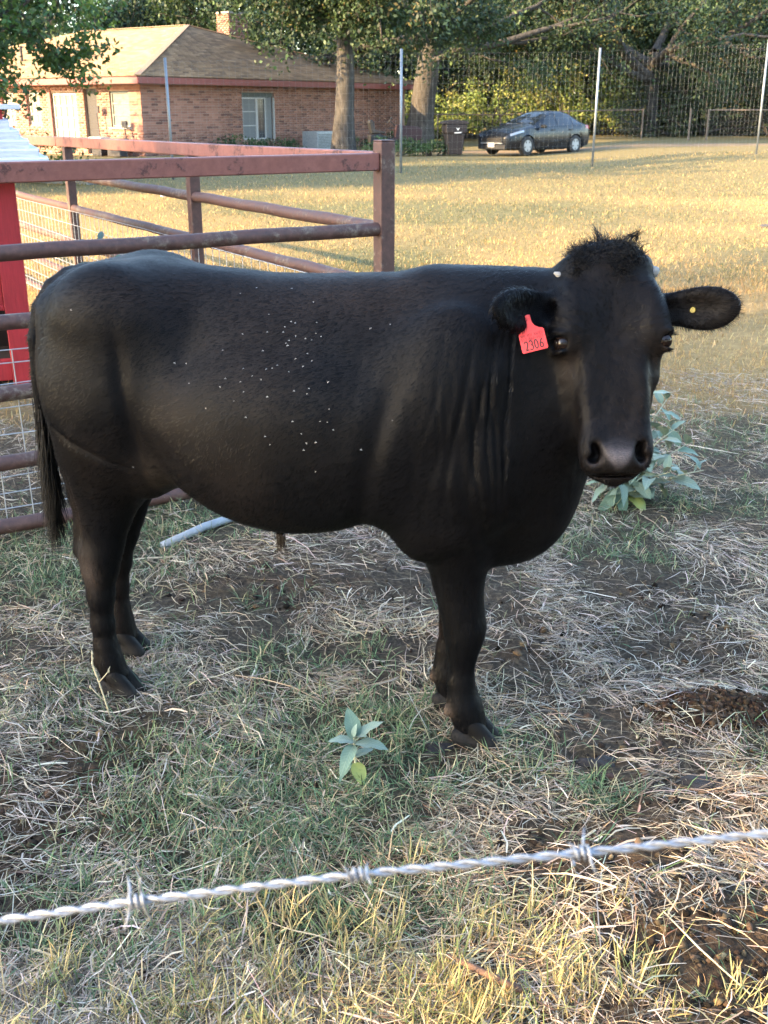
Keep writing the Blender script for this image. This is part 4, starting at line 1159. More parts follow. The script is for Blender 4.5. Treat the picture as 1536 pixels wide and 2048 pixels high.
for (cx, cy, rx, ry, lab) in ((.57, 2.42, .062, .030, 'flat black dung pat in the straw near the front hoof'), (.14, 2.47, .05, .028, 'dark brown dung pat beside the small silver weed'), (.80, 2.30, .06, .04, 'dark dung pat partly hidden by straw below the crumbly heap')):
    vs = [(0, 0, .016)]; fs = []
    for r_ in (1, 2, 3):
        for k in range(20):
            aa = 2 * math.pi * k / 20; w = (1 + .22 * math.sin(aa * 3 + cx * 9) + .12 * math.sin(aa * 5)) * r_ / 3
            vs.append((rx * w * math.cos(aa), ry * w * math.sin(aa), [.017, .014, -.01][r_ - 1] + rng.normal(0, .0015)))
    for k in range(20): fs.append((0, 1 + k, 1 + (k + 1) % 20))
    for r_ in (0, 1):
        for k in range(20): fs.append((1 + r_ * 20 + k, 21 + r_ * 20 + k, 21 + r_ * 20 + (k + 1) % 20, 1 + r_ * 20 + (k + 1) % 20))
    m = MB(); m.add(vs, fs); o = m.build('dung_pat', None, None, smooth=True); o.location = (cx, cy, gz_(cx, cy)); prop(o, lab, 'dung')
    if 'M_PAT' not in globals(): M_PAT = simple('fresh_dung', (.022, .017, .014), .7, 0, .4, 60, .6)
    o.data.materials.append(M_PAT)
# ================================================================ brick house
t = NT('house_brick'); tint = t.attr('tint').outputs['Color']; nz = t.noise(t.coord('Object'), 25, 5, .7)
t.set(Base_Color=t.mix(t.ramp(nz, [(.35, 0.0), (.7, .45)]), tint, t.mix(1.0, tint, (.72, .66, .62), 'MULTIPLY')), Roughness=.9); t.bump(nz, .3, .004); M_BRICK = t.m
M_MORTAR = simple('mortar', (.33, .23, .17), .95, 0, .12, 14)
t = NT('roof_shingle'); tint = t.attr('tint').outputs['Color']; nz = t.noise(t.coord('Object'), 12, 5, .7)
t.set(Base_Color=t.mix(t.ramp(nz, [(.35, 0.0), (.7, .4)]), tint, t.mix(1.0, tint, (.65, .62, .6), 'MULTIPLY')), Roughness=.95); M_SHINGLE = t.m
M_FASCIA = simple('red_brown_trim', (.22, .060, .052), .6, 0, .18, 6)
M_WFRAME = simple('white_window_frame', (.42, .41, .39), .5, 0, .08, 10)
t = NT('window_glass'); t.set(Base_Color=(.045, .050, .055), Roughness=.06); M_GLASS = t.m
M_CURT = simple('pale_curtain', (.20, .18, .15), .8, 0, .10, 8)
M_SCREEN = simple('grey_insect_screen', (.14, .145, .145), .6, 0, .12, 30)
M_DARKD = simple('dark_doorway', (.018, .016, .018), .7)
rd_ = Vector((math.cos(R(54)), math.sin(R(54)), 0)); ld = Vector((math.cos(R(144)), math.sin(R(144)), 0))
HC = Vector((-8.45, 40.0, 0.0)); WALL = 2.42; RL = 15.9; LL = 18.0
nR = Vector((math.sin(R(54)), -math.cos(R(54)), 0)); nL = Vector((-math.cos(R(36)) * .0 - .588, -.809, 0))
house = thing('brick_house', 'low red-brown brick house with a brown hipped shingle roof', 'house', HC)
def wpt(d, s, z, out=0.0):
    return d * s + (nR if d is rd_ else nL) * out + Vector((0, 0, z))
# openings: (direction, s0, s1, z0, z1)
OPEN = [(rd_, 5.1, 6.95, .42, 2.16), (ld, .62, 1.62, .95, 2.16), (ld, 2.30, 3.02, .02, 2.25), (ld, 3.45, 4.85, .40, 2.12), (ld, 5.55, 6.25, 1.0, 2.16), (ld, 7.1, 7.8, 1.0, 2.16)]
bw_, bh_, mo = .300, .074, .014
def pick_brick():
    c = [(.32, .150, .108), (.28, .128, .090), (.35, .172, .122), (.225, .100, .073), (.15, .070, .056)][rng.choice(5, p=[.30, .27, .2, .14, .09])]
    return np.array(c) * rng.normal(1, .07)
unit = [(i, j, k) for k in (0, 1) for j in (0, 1) for i in (0, 1)]
near_list = []; rest = {'v': [], 'f': [], 't': []}
def brick_verts(d, s0, s1, z0, z1, proud):
    vs = []
    for i, j, k in unit:
        vs.append(wpt(d, s1 if i else s0, z1 if k else z0, proud if j else -.03))
    return vs
BF = [(0, 2, 3, 1), (4, 5, 7, 6), (0, 1, 5, 4), (2, 6, 7, 3), (0, 4, 6, 2), (1, 3, 7, 5)]
for d, LEN in ((rd_, RL), (ld, 9.2)):
    for row in range(int(WALL / (bh_ + mo))):
        z0 = row * (bh_ + mo); s = -.5 * (row % 2) * bw_ * 1.04
        while s < LEN:
            a, b = max(s, 0.0), min(s + bw_, LEN)
            s += bw_ + mo
            spans = [(a, b)]
            for od, o0, o1, p0, p1 in OPEN:
                if od is d and z0 + bh_ > p0 and z0 < p1:
                    ns = []
                    for q0, q1 in spans:
                        if q1 <= o0 or q0 >= o1: ns.append((q0, q1))
                        else:
                            if q0 < o0: ns.append((q0, o0))
                            if q1 > o1: ns.append((o1, q1))
                    spans = ns
            for q0, q1 in spans:
                if q1 - q0 < .03: continue
                item = (d, q0, q1, z0, z0 + bh_, rng.uniform(.004, .0075))
                near_list.append((abs((q0 + q1) / 2 - .0) + (0 if z0 > .75 else 30) + (2.0 if d is ld else 0), item))
near_list.sort(key=lambda e: e[0])
BRICKM = {}
for i, (_, it) in enumerate(near_list):
    vs = brick_verts(*it); c = pick_brick()
    if i < 300:
        m = MB(); o_ = Vector(vs[0]); m.add([v - o_ for v in vs], BF); me = m.mesh('brick')
        a = me.attributes.new('tint', 'FLOAT_COLOR', 'POINT'); a.data.foreach_set('color', np.tile(np.append(c, 1).astype(np.float32), 8))
        o = link_mesh('brick', me, M_BRICK, house); o.location = o_
    else:
        b0 = len(rest['v']); rest['v'] += vs; rest['f'] += [tuple(q + b0 for q in f) for f in BF]; rest['t'] += [c] * 8
o = np_mesh('brickwork', np.array([tuple(v) for v in rest['v']]), np.array(rest['f']), M_BRICK, house, {'tint': np.array(rest['t'])}); o['kind'] = 'stuff'
# wall cores with the openings left out
def wall_core(d, LEN):
    m = MB()
    cuts = sorted([(o0, o1, p0, p1) for od, o0, o1, p0, p1 in OPEN if od is d])
    def slab(s0, s1, z0, z1):
        if s1 - s0 < .01 or z1 - z0 < .01: return
        vs = [wpt(d, s1 if i else s0, z1 if k else z0, .0 if j else -.22) for i, j, k in unit]; m.add(vs, BF)
    p = 0.0
    for o0, o1, p0, p1 in cuts:
        slab(p, o0, -.1, WALL); slab(o0, o1, -.1, p0); slab(o0, o1, p1, WALL); p = o1
    slab(p, LEN, -.1, WALL)
    return m.build('wall', M_MORTAR, house)
wall_core(rd_, RL); wall_core(ld, LL)
m = MB()
for a, b in ((rd_ * RL, rd_ * RL + ld * LL), (ld * LL, rd_ * RL + ld * LL)): m.bar(a + Vector((0, 0, WALL / 2)), b + Vector((0, 0, WALL / 2)), .2, WALL)
m.build('wall', M_MORTAR, house)
part_box = lambda name, mat, parent, d, s0, s1, z0, z1, o0, o1: (lambda mm: mm.build(name, mat, parent))(MB().add([wpt(d, s1 if i else s0, z1 if k else z0, o1 if j else o0) for i, j, k in unit], BF))
# window on the shaded side: white frame at left, dark glass, narrow screen at right
def window(d, s0, s1, z0, z1, cols, rows, back, reveal_side=None, frame=M_WFRAME, depth=-.07, fw=.05):
    w = part_box('window', frame, house, d, s0, s0 + fw, z0, z1, depth - .04, depth + .02)
    for q in ((s1 - fw, s1, z0, z1), (s0 + fw, s1 - fw, z0, z0 + fw), (s0 + fw, s1 - fw, z1 - fw, z1)):
        part_box('frame', frame, w, d, q[0], q[1], q[2], q[3], depth - .04, depth + .02)
    part_box('pane', back, w, d, s0 + fw, s1 - fw, z0 + fw, z1 - fw, depth - .035, depth - .02)
    for i in range(1, cols):
        x = s0 + (s1 - s0) * i / cols; part_box('glazing_bar', frame, w, d, x - .018, x + .018, z0 + fw, z1 - fw, depth - .019, depth + .012)
    for i in range(1, rows):
        z = z0 + (z1 - z0) * i / rows; part_box('glazing_bar', frame, w, d, s0 + fw, s1 - fw, z - .016, z + .016, depth - .018, depth + .010)
    return w
def opening_lining(d, s0, s1, z0, z1, mat=None):
    part_box('lining', mat or M_DARKD, house, d, s0 + .004, s1 - .004, z0 + .004, z1 - .004, -.30, -.23)
for od, o0, o1, p0, p1 in OPEN: opening_lining(od, o0, o1, p0, p1)
d = rd_
window(d, 5.12, 5.98, .44, 1.98, 1, 3, M_SCREEN); window(d, 5.99, 6.50, .44, 1.98, 1, 1, M_GLASS, frame=M_WFRAME)
part_box('panel', simple('green_grey_panel', (.075, .085, .075), .7), house, d, 5.12, 6.9, 1.99, 2.15, -.10, -.05)
part_box('screen', M_SCREEN, house, d, 6.52, 6.86, .44, 1.98, -.11, -.06); part_box('trim', M_WFRAME, house, d, 6.90, 6.94, .44, 1.98, -.06, .03)
window(ld, .64, 1.60, .97, 2.14, 1, 3, simple('grey_curtain', (.10, .11, .10), .6), frame=simple('grey_frame', (.17, .19, .17), .6))
part_box('window_sill', M_WFRAME, house, ld, .58, 1.66, .90, .948, -.02, .10)
part_box('door', M_DARKD, house, ld, 2.32, 3.0, .03, 2.24, -.16, -.11)
window(ld, 3.47, 4.83, .42, 2.10, 4, 4, M_CURT, fw=.06); window(ld, 5.57, 6.23, 1.02, 2.14, 2, 3, M_CURT); window(ld, 7.12, 7.78, 1.02, 2.14, 2, 3, M_CURT)
for s_ in (4.86, 6.27, 7.82): part_box('shutter', M_FASCIA, house, ld, s_, s_ + .16, .40 if s_ < 5 else .98, 2.16, .018, .06)
# roof: planes of lapped shingle courses
EZ = 2.62; OV = .62
def F3(a, b): return rd_ * a + ld * b
e00 = F3(-OV, -OV) + Vector((0, 0, EZ)); e10 = F3(RL + OV, -OV) + Vector((0, 0, EZ)); e01 = F3(-OV, LL + OV) + Vector((0, 0, EZ)); e11 = F3(RL + OV, LL + OV) + Vector((0, 0, EZ))
apex = F3(RL / 2, 5.6) + Vector((0, 0, 4.85)); apex2 = F3(RL / 2, LL - 5.6) + Vector((0, 0, 4.85))
SH = {'v': [], 'f': [], 't': []}
def shingles(a, b, c, d_):   # eave a->b, ridge end points d_ (above a) and c (above b)
    n = 34
    nrm = (b - a).cross(d_ - a).normalized()
    if nrm.z < 0: nrm = -nrm
    for r_ in range(n):
        f0, f1 = r_ / n, (r_ + 1.12) / n
        f1 = min(f1, 1.0)
        p0, p1 = a.lerp(d_, f0), b.lerp(c, f0); q0, q1 = a.lerp(d_, f1), b.lerp(c, f1)
        L = (p1 - p0).length; k = max(1, int(L / .32)); off = (r_ % 2) * .5
        for i in range(k + 1):
            g0, g1 = max(0, (i - off) / k), min(1, (i + 1 - off) / k - .0006)
            if g1 - g0 < .002: continue
            lift = rng.uniform(.016, .026)
            P = [p0.lerp(p1, g0) + nrm * lift, p0.lerp(p1, g1) + nrm * lift, q0.lerp(q1, g1) + nrm * .003, q0.lerp(q1, g0) + nrm * .003, p0.lerp(p1, g0), p0.lerp(p1, g1)]
            b0 = len(SH['v']); SH['v'] += P; SH['f'] += [(b0, b0 + 1, b0 + 2, b0 + 3), (b0 + 4, b0 + 5, b0 + 1, b0)]
            cc_ = np.array([(.25, .160, .090), (.21, .133, .076), (.165, .108, .066), (.285, .187, .107)][rng.choice(4, p=[.35, .3, .2, .15])]) * rng.normal(1, .06)
            SH['t'] += [cc_] * 6
shingles(e00, e10, apex, apex + Vector((0, 0, 0)))
shingles(e01, e00, apex, apex2)
shingles(e10, e11, apex2, apex)
roof = MB(); dz = Vector((0, 0, -.06))
roof.add([e00 + dz, e10 + dz, e11 + dz, e01 + dz, apex + dz, apex2 + dz], [(0, 1, 4), (1, 2, 5, 4), (2, 3, 5), (3, 0, 4, 5), (3, 2, 1, 0)])
roof_o = roof.build('roof', M_SHINGLE, house)
a = roof_o.data.attributes.new('tint', 'FLOAT_COLOR', 'POINT'); a.data.foreach_set('color', np.tile(np.array((.22, .16, .105, 1), np.float32), 6))
o = np_mesh('shingle', np.array([tuple(v) for v in SH['v']]), np.array(SH['f']), M_SHINGLE, roof_o, {'tint': np.array(SH['t'])}); o['kind'] = 'stuff'
for a_, b_ in ((e00, apex), (e10, apex), (apex, apex2)):
    m = MB(); m.bar(a_ + Vector((0, 0, .03)), b_ + Vector((0, 0, .03)), .22, .03); o = m.build('ridge_cap', M_SHINGLE, roof_o)
    at = o.data.attributes.new('tint', 'FLOAT_COLOR', 'POINT'); at.data.foreach_set('color', np.tile(np.array((.20, .145, .10, 1), np.float32), 8))
for a_, b_ in ((e00, e10), (e00, e01), (e10, e11)):
    m = MB(); m.bar(a_ + Vector((0, 0, -.135)), b_ + Vector((0, 0, -.135)), .05, .21); m.build('fascia', M_FASCIA, house)
m = MB(); q = [F3(-OV + .05, -OV + .05), F3(RL + OV - .05, -OV + .05), F3(RL + OV - .05, LL), F3(-OV + .05, LL)]
m.add([p + Vector((0, 0, 2.43)) for p in q] + [p + Vector((0, 0, 2.45)) for p in q], [(0, 3, 2, 1), (4, 5, 6, 7)]); m.build('soffit', M_FASCIA, house)
# chimney, brick built in courses
ch = MB()
cpos = F3(10.6, 5.5)
MC = Matrix((rd_, ld, Vector((0, 0, 1)))).transposed()
m = MB(); m.box(cpos + Vector((0, 0, 4.2)), (1.16, .68, 2.5), MC); chim = m.build('chimney', M_MORTAR, roof_o)
cv, cf, ctt = [], [], []
for row in range(28):
    z = 3.05 + row * .0865
    for (ax_, L_, ox) in ((0, 1.2, -.35), (1, .72, -.59)):
        s = -L_ / 2 - (row % 2) * .11
        while s < L_ / 2:
            a_, b_ = max(s, -L_ / 2), min(s + .21, L_ / 2); s += .222
            if b_ - a_ < .03: continue
            c_ = ((a_ + b_) / 2, ox, 0) if ax_ == 0 else (ox, (a_ + b_) / 2, 0)
            dm = (b_ - a_, .03, .074) if ax_ == 0 else (.03, b_ - a_, .074)
            mm = MB(); mm.box((0, 0, 0), dm); b0 = len(cv)
            cv += [tuple(cpos + MC @ (Vector(v_) + Vector(c_)) + Vector((0, 0, z))) for v_ in mm.v]; cf += [tuple(i + b0 for i in f) for f in mm.f]; ctt += [pick_brick() * .85] * 8
o = np_mesh('chimney_brickwork', np.array(cv), np.array(cf), M_BRICK, roof_o, {'tint': np.array(ctt)}); o['kind'] = 'stuff'
m = MB(); m.box(cpos + Vector((0, 0, 5.48)), (1.26, .78, .07), MC); m.build('chimney_cap', simple('concrete_cap', (.3, .25, .2), .9), roof_o)
m = MB(); vp = F3(2.2, 9.3); m.tube([vp + Vector((0, 0, 3.0)), vp + Vector((0, 0, 3.95))], .055, 10); m.build('vent_pipe', M_DARKD, roof_o)
# things by the porch
ac = thing('air_conditioner', 'grey air-conditioning unit standing by the brick wall under the window', 'air conditioner', HC + rd_ * 8.3 + nR * 1.1)
m = MB(); m.box((0, 0, .36), (1.0, .8, .72), Matrix.Rotation(R(54), 3, 'Z')); m.build('case', simple('ac_case', (.32, .35, .36), .5, .3), ac, bevel=.02)
m = MB()
for k in range(9): m.box(Vector((0, 0, .12 + k * .06)) + nR * .405, (.9, .015, .03), Matrix.Rotation(R(54), 3, 'Z'))
m.build('grille', simple('ac_grille', (.12, .13, .14), .5, .3), ac)
for (nm, lab, cat, s, out, pts, r, mt) in (
    ('garden_rake', 'long-handled rake leaning on the porch wall by the grey window', 'rake', 1.95, .25, [(0, 0, 0), (-.12, 0, 1.45)], .022, M_DARKD),
    ('garden_shovel', 'long-handled shovel leaning on the porch wall under the grey window', 'shovel', .75, .22, [(0, 0, .0), (.10, 0, .55), (.06, 0, .95)], .03, M_DARKD)):
    o0 = HC + ld * s + nL * out; tl = thing(nm, lab, cat, o0)
    m = MB(); m.tube([ld * -p[0] + Vector((0, 0, p[2])) for p in pts], r, 6); m.build('handle', mt, tl)
    m = MB(); m.box(ld * -pts[-1][0] + Vector((0, 0, pts[-1][2] + .1)), (.26, .05, .24), Matrix.Rotation(R(144), 3, 'Z')); m.build('blade' if 'shovel' in nm else 'head', mt, tl)
for i, (s, w, h, cl, lab) in enumerate(((1.75, .55, .30, (.62, .62, .58), 'white storage crate against the porch wall'), (.85, .7, .26, (.06, .10, .07), 'dark green tub beside the white crate on the porch'))):
    bx = thing('storage_tub', lab, 'tub', HC + ld * s + nL * .5)
    M3 = Matrix.Rotation(R(144), 3, 'Z'); mt = simple('tub_plastic', cl, .5, 0, .1)
    m = MB(); m.box((0, 0, .3 + h / 2), (w, .4, h), M3, 1.1); m.build('body', mt, bx); m = MB(); m.box((0, 0, .3 + h + .015), (w * 1.16, .46, .03), M3); m.build('lid', mt, bx); m = MB(); m.box((0, 0, .15), (w * .9, .36, .30), M3); m.build('stand', M_DARKD, bx)
# ================================================================ trees and shrubs
def leaf_mat(name, sat=1.0):
    t = NT(name); c = t.attr('tint').outputs['Color']
    t.set(Base_Color=c, Roughness=.55); t.p.inputs['Specular IOR Level'].default_value = .3
    tr = t.n('ShaderNodeBsdfTranslucent'); t.l(t.mix(1.0, c, (1.25, 1.25, .55), 'MULTIPLY'), tr.inputs['Color'])
    mx = t.n('ShaderNodeMixShader'); mx.inputs[0].default_value = .26
    out = [n for n in t.t.nodes if n.type == 'OUTPUT_MATERIAL'][0]
    t.l(t.p.outputs[0], mx.inputs[1]); t.l(tr.outputs[0], mx.inputs[2]); t.l(mx.outputs[0], out.inputs['Surface'])
    return t.m
M_FOL = leaf_mat('tree_leaf')
t = NT('oak_bark'); v = t.coord('Object', (1, 1, .28)); g1 = t.noise(v, 9, 6, .7, .4); g2 = t.noise(t.coord('Object'), 1.5, 4)
t.set(Base_Color=t.mix(t.ramp(g2, [(.35, 0.0), (.65, .5)]), t.ramp(g1, [(.38, (.018, .016, .014)), (.55, (.062, .055, .048)), (.72, (.115, .102, .09))]), (.045, .043, .038)), Roughness=.95); t.bump(g1, 1.0, .05); M_BARK = t.m

def leaves_at(centres, radii, n_each, size, cols, w, flat=.75):
    """leaf clumps: many small pointed faces round each centre"""
    C_ = np.repeat(np.asarray(centres), n_each, 0); Rr = np.repeat(np.asarray(radii), n_each)
    n = len(C_)
    d = rng.normal(0, 1, (n, 3)); d /= np.linalg.norm(d, axis=1, keepdims=True)
    p = C_ + d * (Rr * rng.random(n) ** .45)[:, None] * np.array((1, 1, flat))
    a = rng.normal(0, 1, (n, 3)); a[:, 2] -= .35; a /= np.linalg.norm(a, axis=1, keepdims=True)
    b = np.cross(a, rng.normal(0, 1, (n, 3))); b /= np.linalg.norm(b, axis=1, keepdims=True)
    L = (size * rng.uniform(.6, 1.35, n))[:, None]
    V = np.stack([p - a * L * .5, p + b * L * .30, p + a * L * .55, p - b * L * .30], 1).reshape(-1, 3)
    F = np.arange(n * 4).reshape(n, 4)
    clump = palette(len(centres), cols, w, .16)
    tint = np.repeat(clump, n_each, 0) * rng.normal(1, .15, (n, 1))
    return V, F, np.repeat(np.clip(tint, .004, .6), 4, 0)

def grow(m, p, d, L, r, depth, tips, bend=.35, up=.12, K=6):
    """one limb: wanders, tapers, and forks"""
    pts = [Vector(p)]; rs = [r]; d = Vector(d).normalized(); q = Vector(p)
    for k in range(K):
        d = (d + Vector(rng.normal(0, bend / 2, 3)) + Vector((0, 0, up / 2))).normalized()
        q = q + d * (L / K); pts.append(q.copy()); rs.append(r * (1 - .62 * (k + 1) / K))
    m.tube(pts, rs, 8 if depth > 1 else 5, cap=False)
    if depth <= 1:
        tips += [tuple(x) for x in pts[2:]]
    else:
        tips.append(tuple(pts[-1]))
        tips += [tuple(x) for x in pts[(2 if depth == 2 else 3):]]
        nb = rng.integers(3, 5)
        for b in range(nb):
            i = rng.integers(2, K + 1)
            dd = (d + Vector(rng.normal(0, .75, 3))).normalized()
            grow(m, pts[i], dd, L * rng.uniform(.45, .72), rs[i] * .72, depth - 1, tips, bend, up * .8, K)
    return pts
OAK = ([(.028, .050, .024), (.040, .069, .032), (.018, .034, .018), (.066, .095, .044), (.12, .10, .04)], [4, 4, 3, 1.6, .4])
SUNLIT_TINT = ([(.17, .22, .06), (.23, .27, .075), (.11, .16, .045), (.29, .28, .10)], [4, 3, 3, 1.5])  # greens brightened so the bushes' sunlight is put into the leaf colour
CEDAR = ([(.028, .045, .025), (.040, .060, .031), (.055, .072, .038), (.085, .09, .05)], [4, 4, 2, 1])
def tree(name, label, loc, H, r0, limbs, seed, cols=OAK, leaf=.13, n_each=26, rad=.75, lean=(0, 0), trunk_h=None, spread=1.0, group=None, droop=0.0, mx_leaves=60000, cat='tree', depth=3):
    global rng
    keep = rng; rng = np.random.default_rng(seed)
    root = thing(name, label, cat, loc, 0, group)
    th = trunk_h or H * .35
    m = MB(); tips = []
    base = []
    K = 7
    for k in range(K + 1):
        f = k / K; base.append(Vector((lean[0] * f * f + .06 * math.sin(f * 5 + seed), lean[1] * f + .05 * math.cos(f * 4 + seed), -.15 + (th + .15) * f)))
    rs = [r0 * (1.35 if k == 0 else 1.10 if k == 1 else 1 - .30 * k / K) for k in range(K + 1)]
    m.tube(base, rs, 14, cap=False)
    top = base[-1]
    for (az, el, L, rr, hf) in limbs:
        p = base[min(int(hf * K), K)] if hf < 1 else top
        grow(m, p, (math.cos(az) * math.cos(el), math.sin(az) * math.cos(el), math.sin(el)), L * spread, rr, depth, tips, .35, .10 - droop)
    m.build('trunk', M_BARK, root, smooth=True)
    T = np.array(tips)
    if len(T) * n_each > mx_leaves: T = T[rng.choice(len(T), mx_leaves // n_each, replace=False)]
    V, F, tc_ = leaves_at(T, np.full(len(T), rad) * rng.uniform(.6, 1.3, len(T)), n_each, leaf, *cols)
    cr = np_mesh('crown', V, F, M_FOL, root, {'tint': tc_})
    rng = keep
    return root
def copy_tree(src, name, label, loc, rz, sc, group=None):
    r = src.copy(); r.name = name; C.objects.link(r); r.location = loc; r.rotation_euler = (0, 0, rz); r.scale = sc if hasattr(sc, '__len__') else (sc,) * 3
    r['label'] = label
    if group: r['group'] = group
    elif 'group' in r: del r['group']
    for ch_ in src.children:
        c = ch_.copy(); C.objects.link(c); c.parent = r
    return r
def L6(n, el, L, r, hf=(.7, 1.0), a0=0.0):
    return [(a0 + 2 * math.pi * i / n + .5 * math.sin(i * 7.1), el + .25 * math.sin(i * 3.3), L * (1 + .2 * math.sin(i * 5.7)), r, hf[0] + (hf[1] - hf[0]) * ((i * .37) % 1)) for i in range(n)]
# the two big oaks by the house
oak1 = tree('oak_tree', 'big straight-trunked oak standing in front of the right end of the brick house', (-1.48, 43.0, 0), 12, .40, [(-1.2, -.02, 2.6, .08, .9), (-2.3, .05, 2.4, .08, .95), (3.1, .22, 2.1, .09, .95), (3.0, .95, 4.6, .20, 1), (2.2, .9, 4.8, .18, 1), (-2.4, .9, 4.6, .18, 1), (.2, .42, 4.2, .18, 1), (-.5, .5, 4.4, .18, 1), (.9, .35, 4.8, .18, 1), (-1.3, .55, 4.4, .16, 1)], 11, leaf=.15, n_each=40, rad=.95, trunk_h=5.2, mx_leaves=66000)
oak2 = tree('oak_tree', 'leaning oak with a long limb reaching out over the parked car', (1.55, 50.5, 0), 13, .60, [(.1, .16, 7.5, .21, .80), (0.4, .45, 7, .20, .9), (-.5, .35, 6.5, .19, .95), (-1.3, .05, 4.5, .12, .85), (.6, .0, 5, .12, .8), (2.6, .4, 6, .26, 1), (1.5, .6, 6, .26, 1), (-1.6, .3, 6.5, .24, .9), (3.6, .35, 6, .22, .95)], 12, leaf=.16, n_each=40, rad=1.05, lean=(.75, 0), trunk_h=5.0, mx_leaves=74000)
oak3 = tree('oak_tree', 'slender oak among the bushes at the wood edge, right of the parked car', (13.6, 58.5, 0), 13, .36, [(3.3, .10, 7.5, .26, .75), (2.7, .35, 7, .25, .9), (-1.4, .3, 6.5, .24, .9), (-.3, .3, 6.5, .24, .95), (1.4, .5, 6, .24, 1), (-2.3, .25, 6.5, .22, .85)], 13, leaf=.16, n_each=40, rad=1.05, trunk_h=4.2, mx_leaves=66000)
# the near tree whose leafy branches hang into the upper corner
elm = tree('elm_tree', 'broad-leaved tree reaching hanging branches into the upper corner above the red shed', (-10.6, 24.2, 0), 8, .26, [(0.0, .10, 3.4, .10, .8), (-.3, -.05, 3.6, .09, .75), (.35, .18, 3.6, .10, .9), (-.7, .25, 3.2, .09, .95), (0.1, .45, 3.4, .10, 1), (1.4, .4, 3.2, .10, 1), (2.6, .4, 3.2, .10, 1), (-2.0, .4, 3.2, .10, 1), (-1.1, .1, 3.2, .08, .8)], 14,
           ([(.040, .085, .028), (.055, .11, .035), (.03, .065, .024), (.085, .14, .04)], [4, 3, 3, 1.5]), leaf=.125, n_each=26, rad=.40, trunk_h=3.9, droop=.06, mx_leaves=46000)
# woodland edge behind: each tree with its own crown
wood = tree('woodland_tree', 'dense dark tree at the wood edge, the one beyond the open gate', (15, 66, 0), 13, .32, L6(8, .25, 4.4, .15, (.35, 1.0)), 21, leaf=.19, n_each=36, rad=1.15, trunk_h=6, mx_leaves=60000)
wood2 = tree('woodland_tree', 'tall dark tree behind the house chimney', (-13, 70, 0), 14, .35, L6(8, .3, 4.6, .16, (.45, 1.0), 1.0), 22, leaf=.19, n_each=36, rad=1.2, trunk_h=6.5, mx_leaves=60000)
bush = tree('vine_covered_bush', 'bright yellow-green bush behind the parked car, sunlight painted into its leaf colour', (9.3, 60, 0), 5, .08, L6(9, .75, 2.6, .06, (.1, .9)), 23, SUNLIT_TINT, leaf=.16, n_each=20, rad=.65, trunk_h=1.6, mx_leaves=24000, cat='bush', depth=2)
bushd = tree('undergrowth_bush', 'dark vine-hung bush at the wood edge right of the gate', (19.5, 57, 0), 5, .09, L6(10, .65, 2.9, .07, (.1, .9)), 24, CEDAR, leaf=.15, n_each=22, rad=.75, trunk_h=1.8, mx_leaves=26000, cat='bush', depth=2)
WG = 'trees along the wood edge'
where = ['above the chimney', 'over the house roof ridge', 'behind the house beside the hanging branches', 'behind the leaning oak', 'between the two big oaks', 'over the trash bin', 'behind the car roof', 'above the yellow-green bush', 'right of the arching limb', 'behind the gate post', 'above the far fence corner', 'at the far end of the chain link fence', 'beyond the wood edge, deep in the shade', 'beyond the wood edge, over the far track', 'at the very end of the wood', 'far behind the roof vent pipe']
spots = [(-9, 63, 1.05), (-17, 60, 1.0), (-24, 62, 1.1), (1.5, 66, 1.1), (-3.5, 62, 1.1), (5.0, 64, 1.15), (9.0, 70, 1.2), (12.5, 64, 1.1), (18.5, 66, 1.15), (21.5, 62, 1.1), (25.5, 66, 1.15), (30, 63, 1.1), (3, 77, 1.3), (12, 80, 1.4), (24, 78, 1.4), (-30, 68, 1.1)]
for i, (x, y, s) in enumerate(spots):
    copy_tree(wood if i % 2 else wood2, 'woodland_tree', 'dark leafy woodland tree ' + where[i], (x, y, -.1), i * 1.9, (s, s, s * (1 + .12 * math.sin(i * 2.3))))
bl = [('sun_tinted', 5.5, 58, .85, 'low yellow-green bush behind the car bonnet'), ('sun_tinted', 12.0, 61, 1.15, 'tall yellow-green bush behind the car boot'), ('sun_tinted', 2.2, 59, .8, 'yellow-green bush behind the trash bin'), ('sun_tinted', 10.2, 64, 1.7, 'tallest bush with painted sunlight, rising under the arching limb'),
      ('dark', 14.6, 58.5, 1.1, 'grey-green bush just right of the tall fence post'), ('dark', 17.0, 60, 1.25, 'dark bush behind the first gate post'), ('dark', 22.5, 58, 1.3, 'dark bush behind the second gate post'), ('dark', 25.6, 57, 1.2, 'dark bush at the right end of the chain link fence'), ('dark', -1.2, 64, 1.2, 'dark bush beside the house end wall'),
      ('dark', 3.6, 63, 1.3, 'dark bush behind the leaning oak trunk'), ('dark', 7.0, 66, 1.5, 'dark bush deep behind the car windscreen'), ('sun_tinted', 21.0, 55.5, .8, 'yellow-green vine bush over the far gate'), ('dark', 12.8, 67, 1.8, 'tall dark bush behind the yellow-green bushes'), ('dark', 16.5, 66, 1.9, 'tall dark vine-hung bush left of the gate'), ('dark', 20, 65, 1.9, 'tall dark vine-hung bush above the gate'), ('dark', 28.5, 60, 1.6, 'dark bush at the far edge of the wood')]
for i, (k, x, y, s, lab) in enumerate(bl):
    copy_tree(bush if k == 'sun_tinted' else bushd, 'vine_covered_bush' if k == 'sun_tinted' else 'undergrowth_bush', lab, (x, y, -.1), i * 2.3 + .7, (s, s, s * .95))
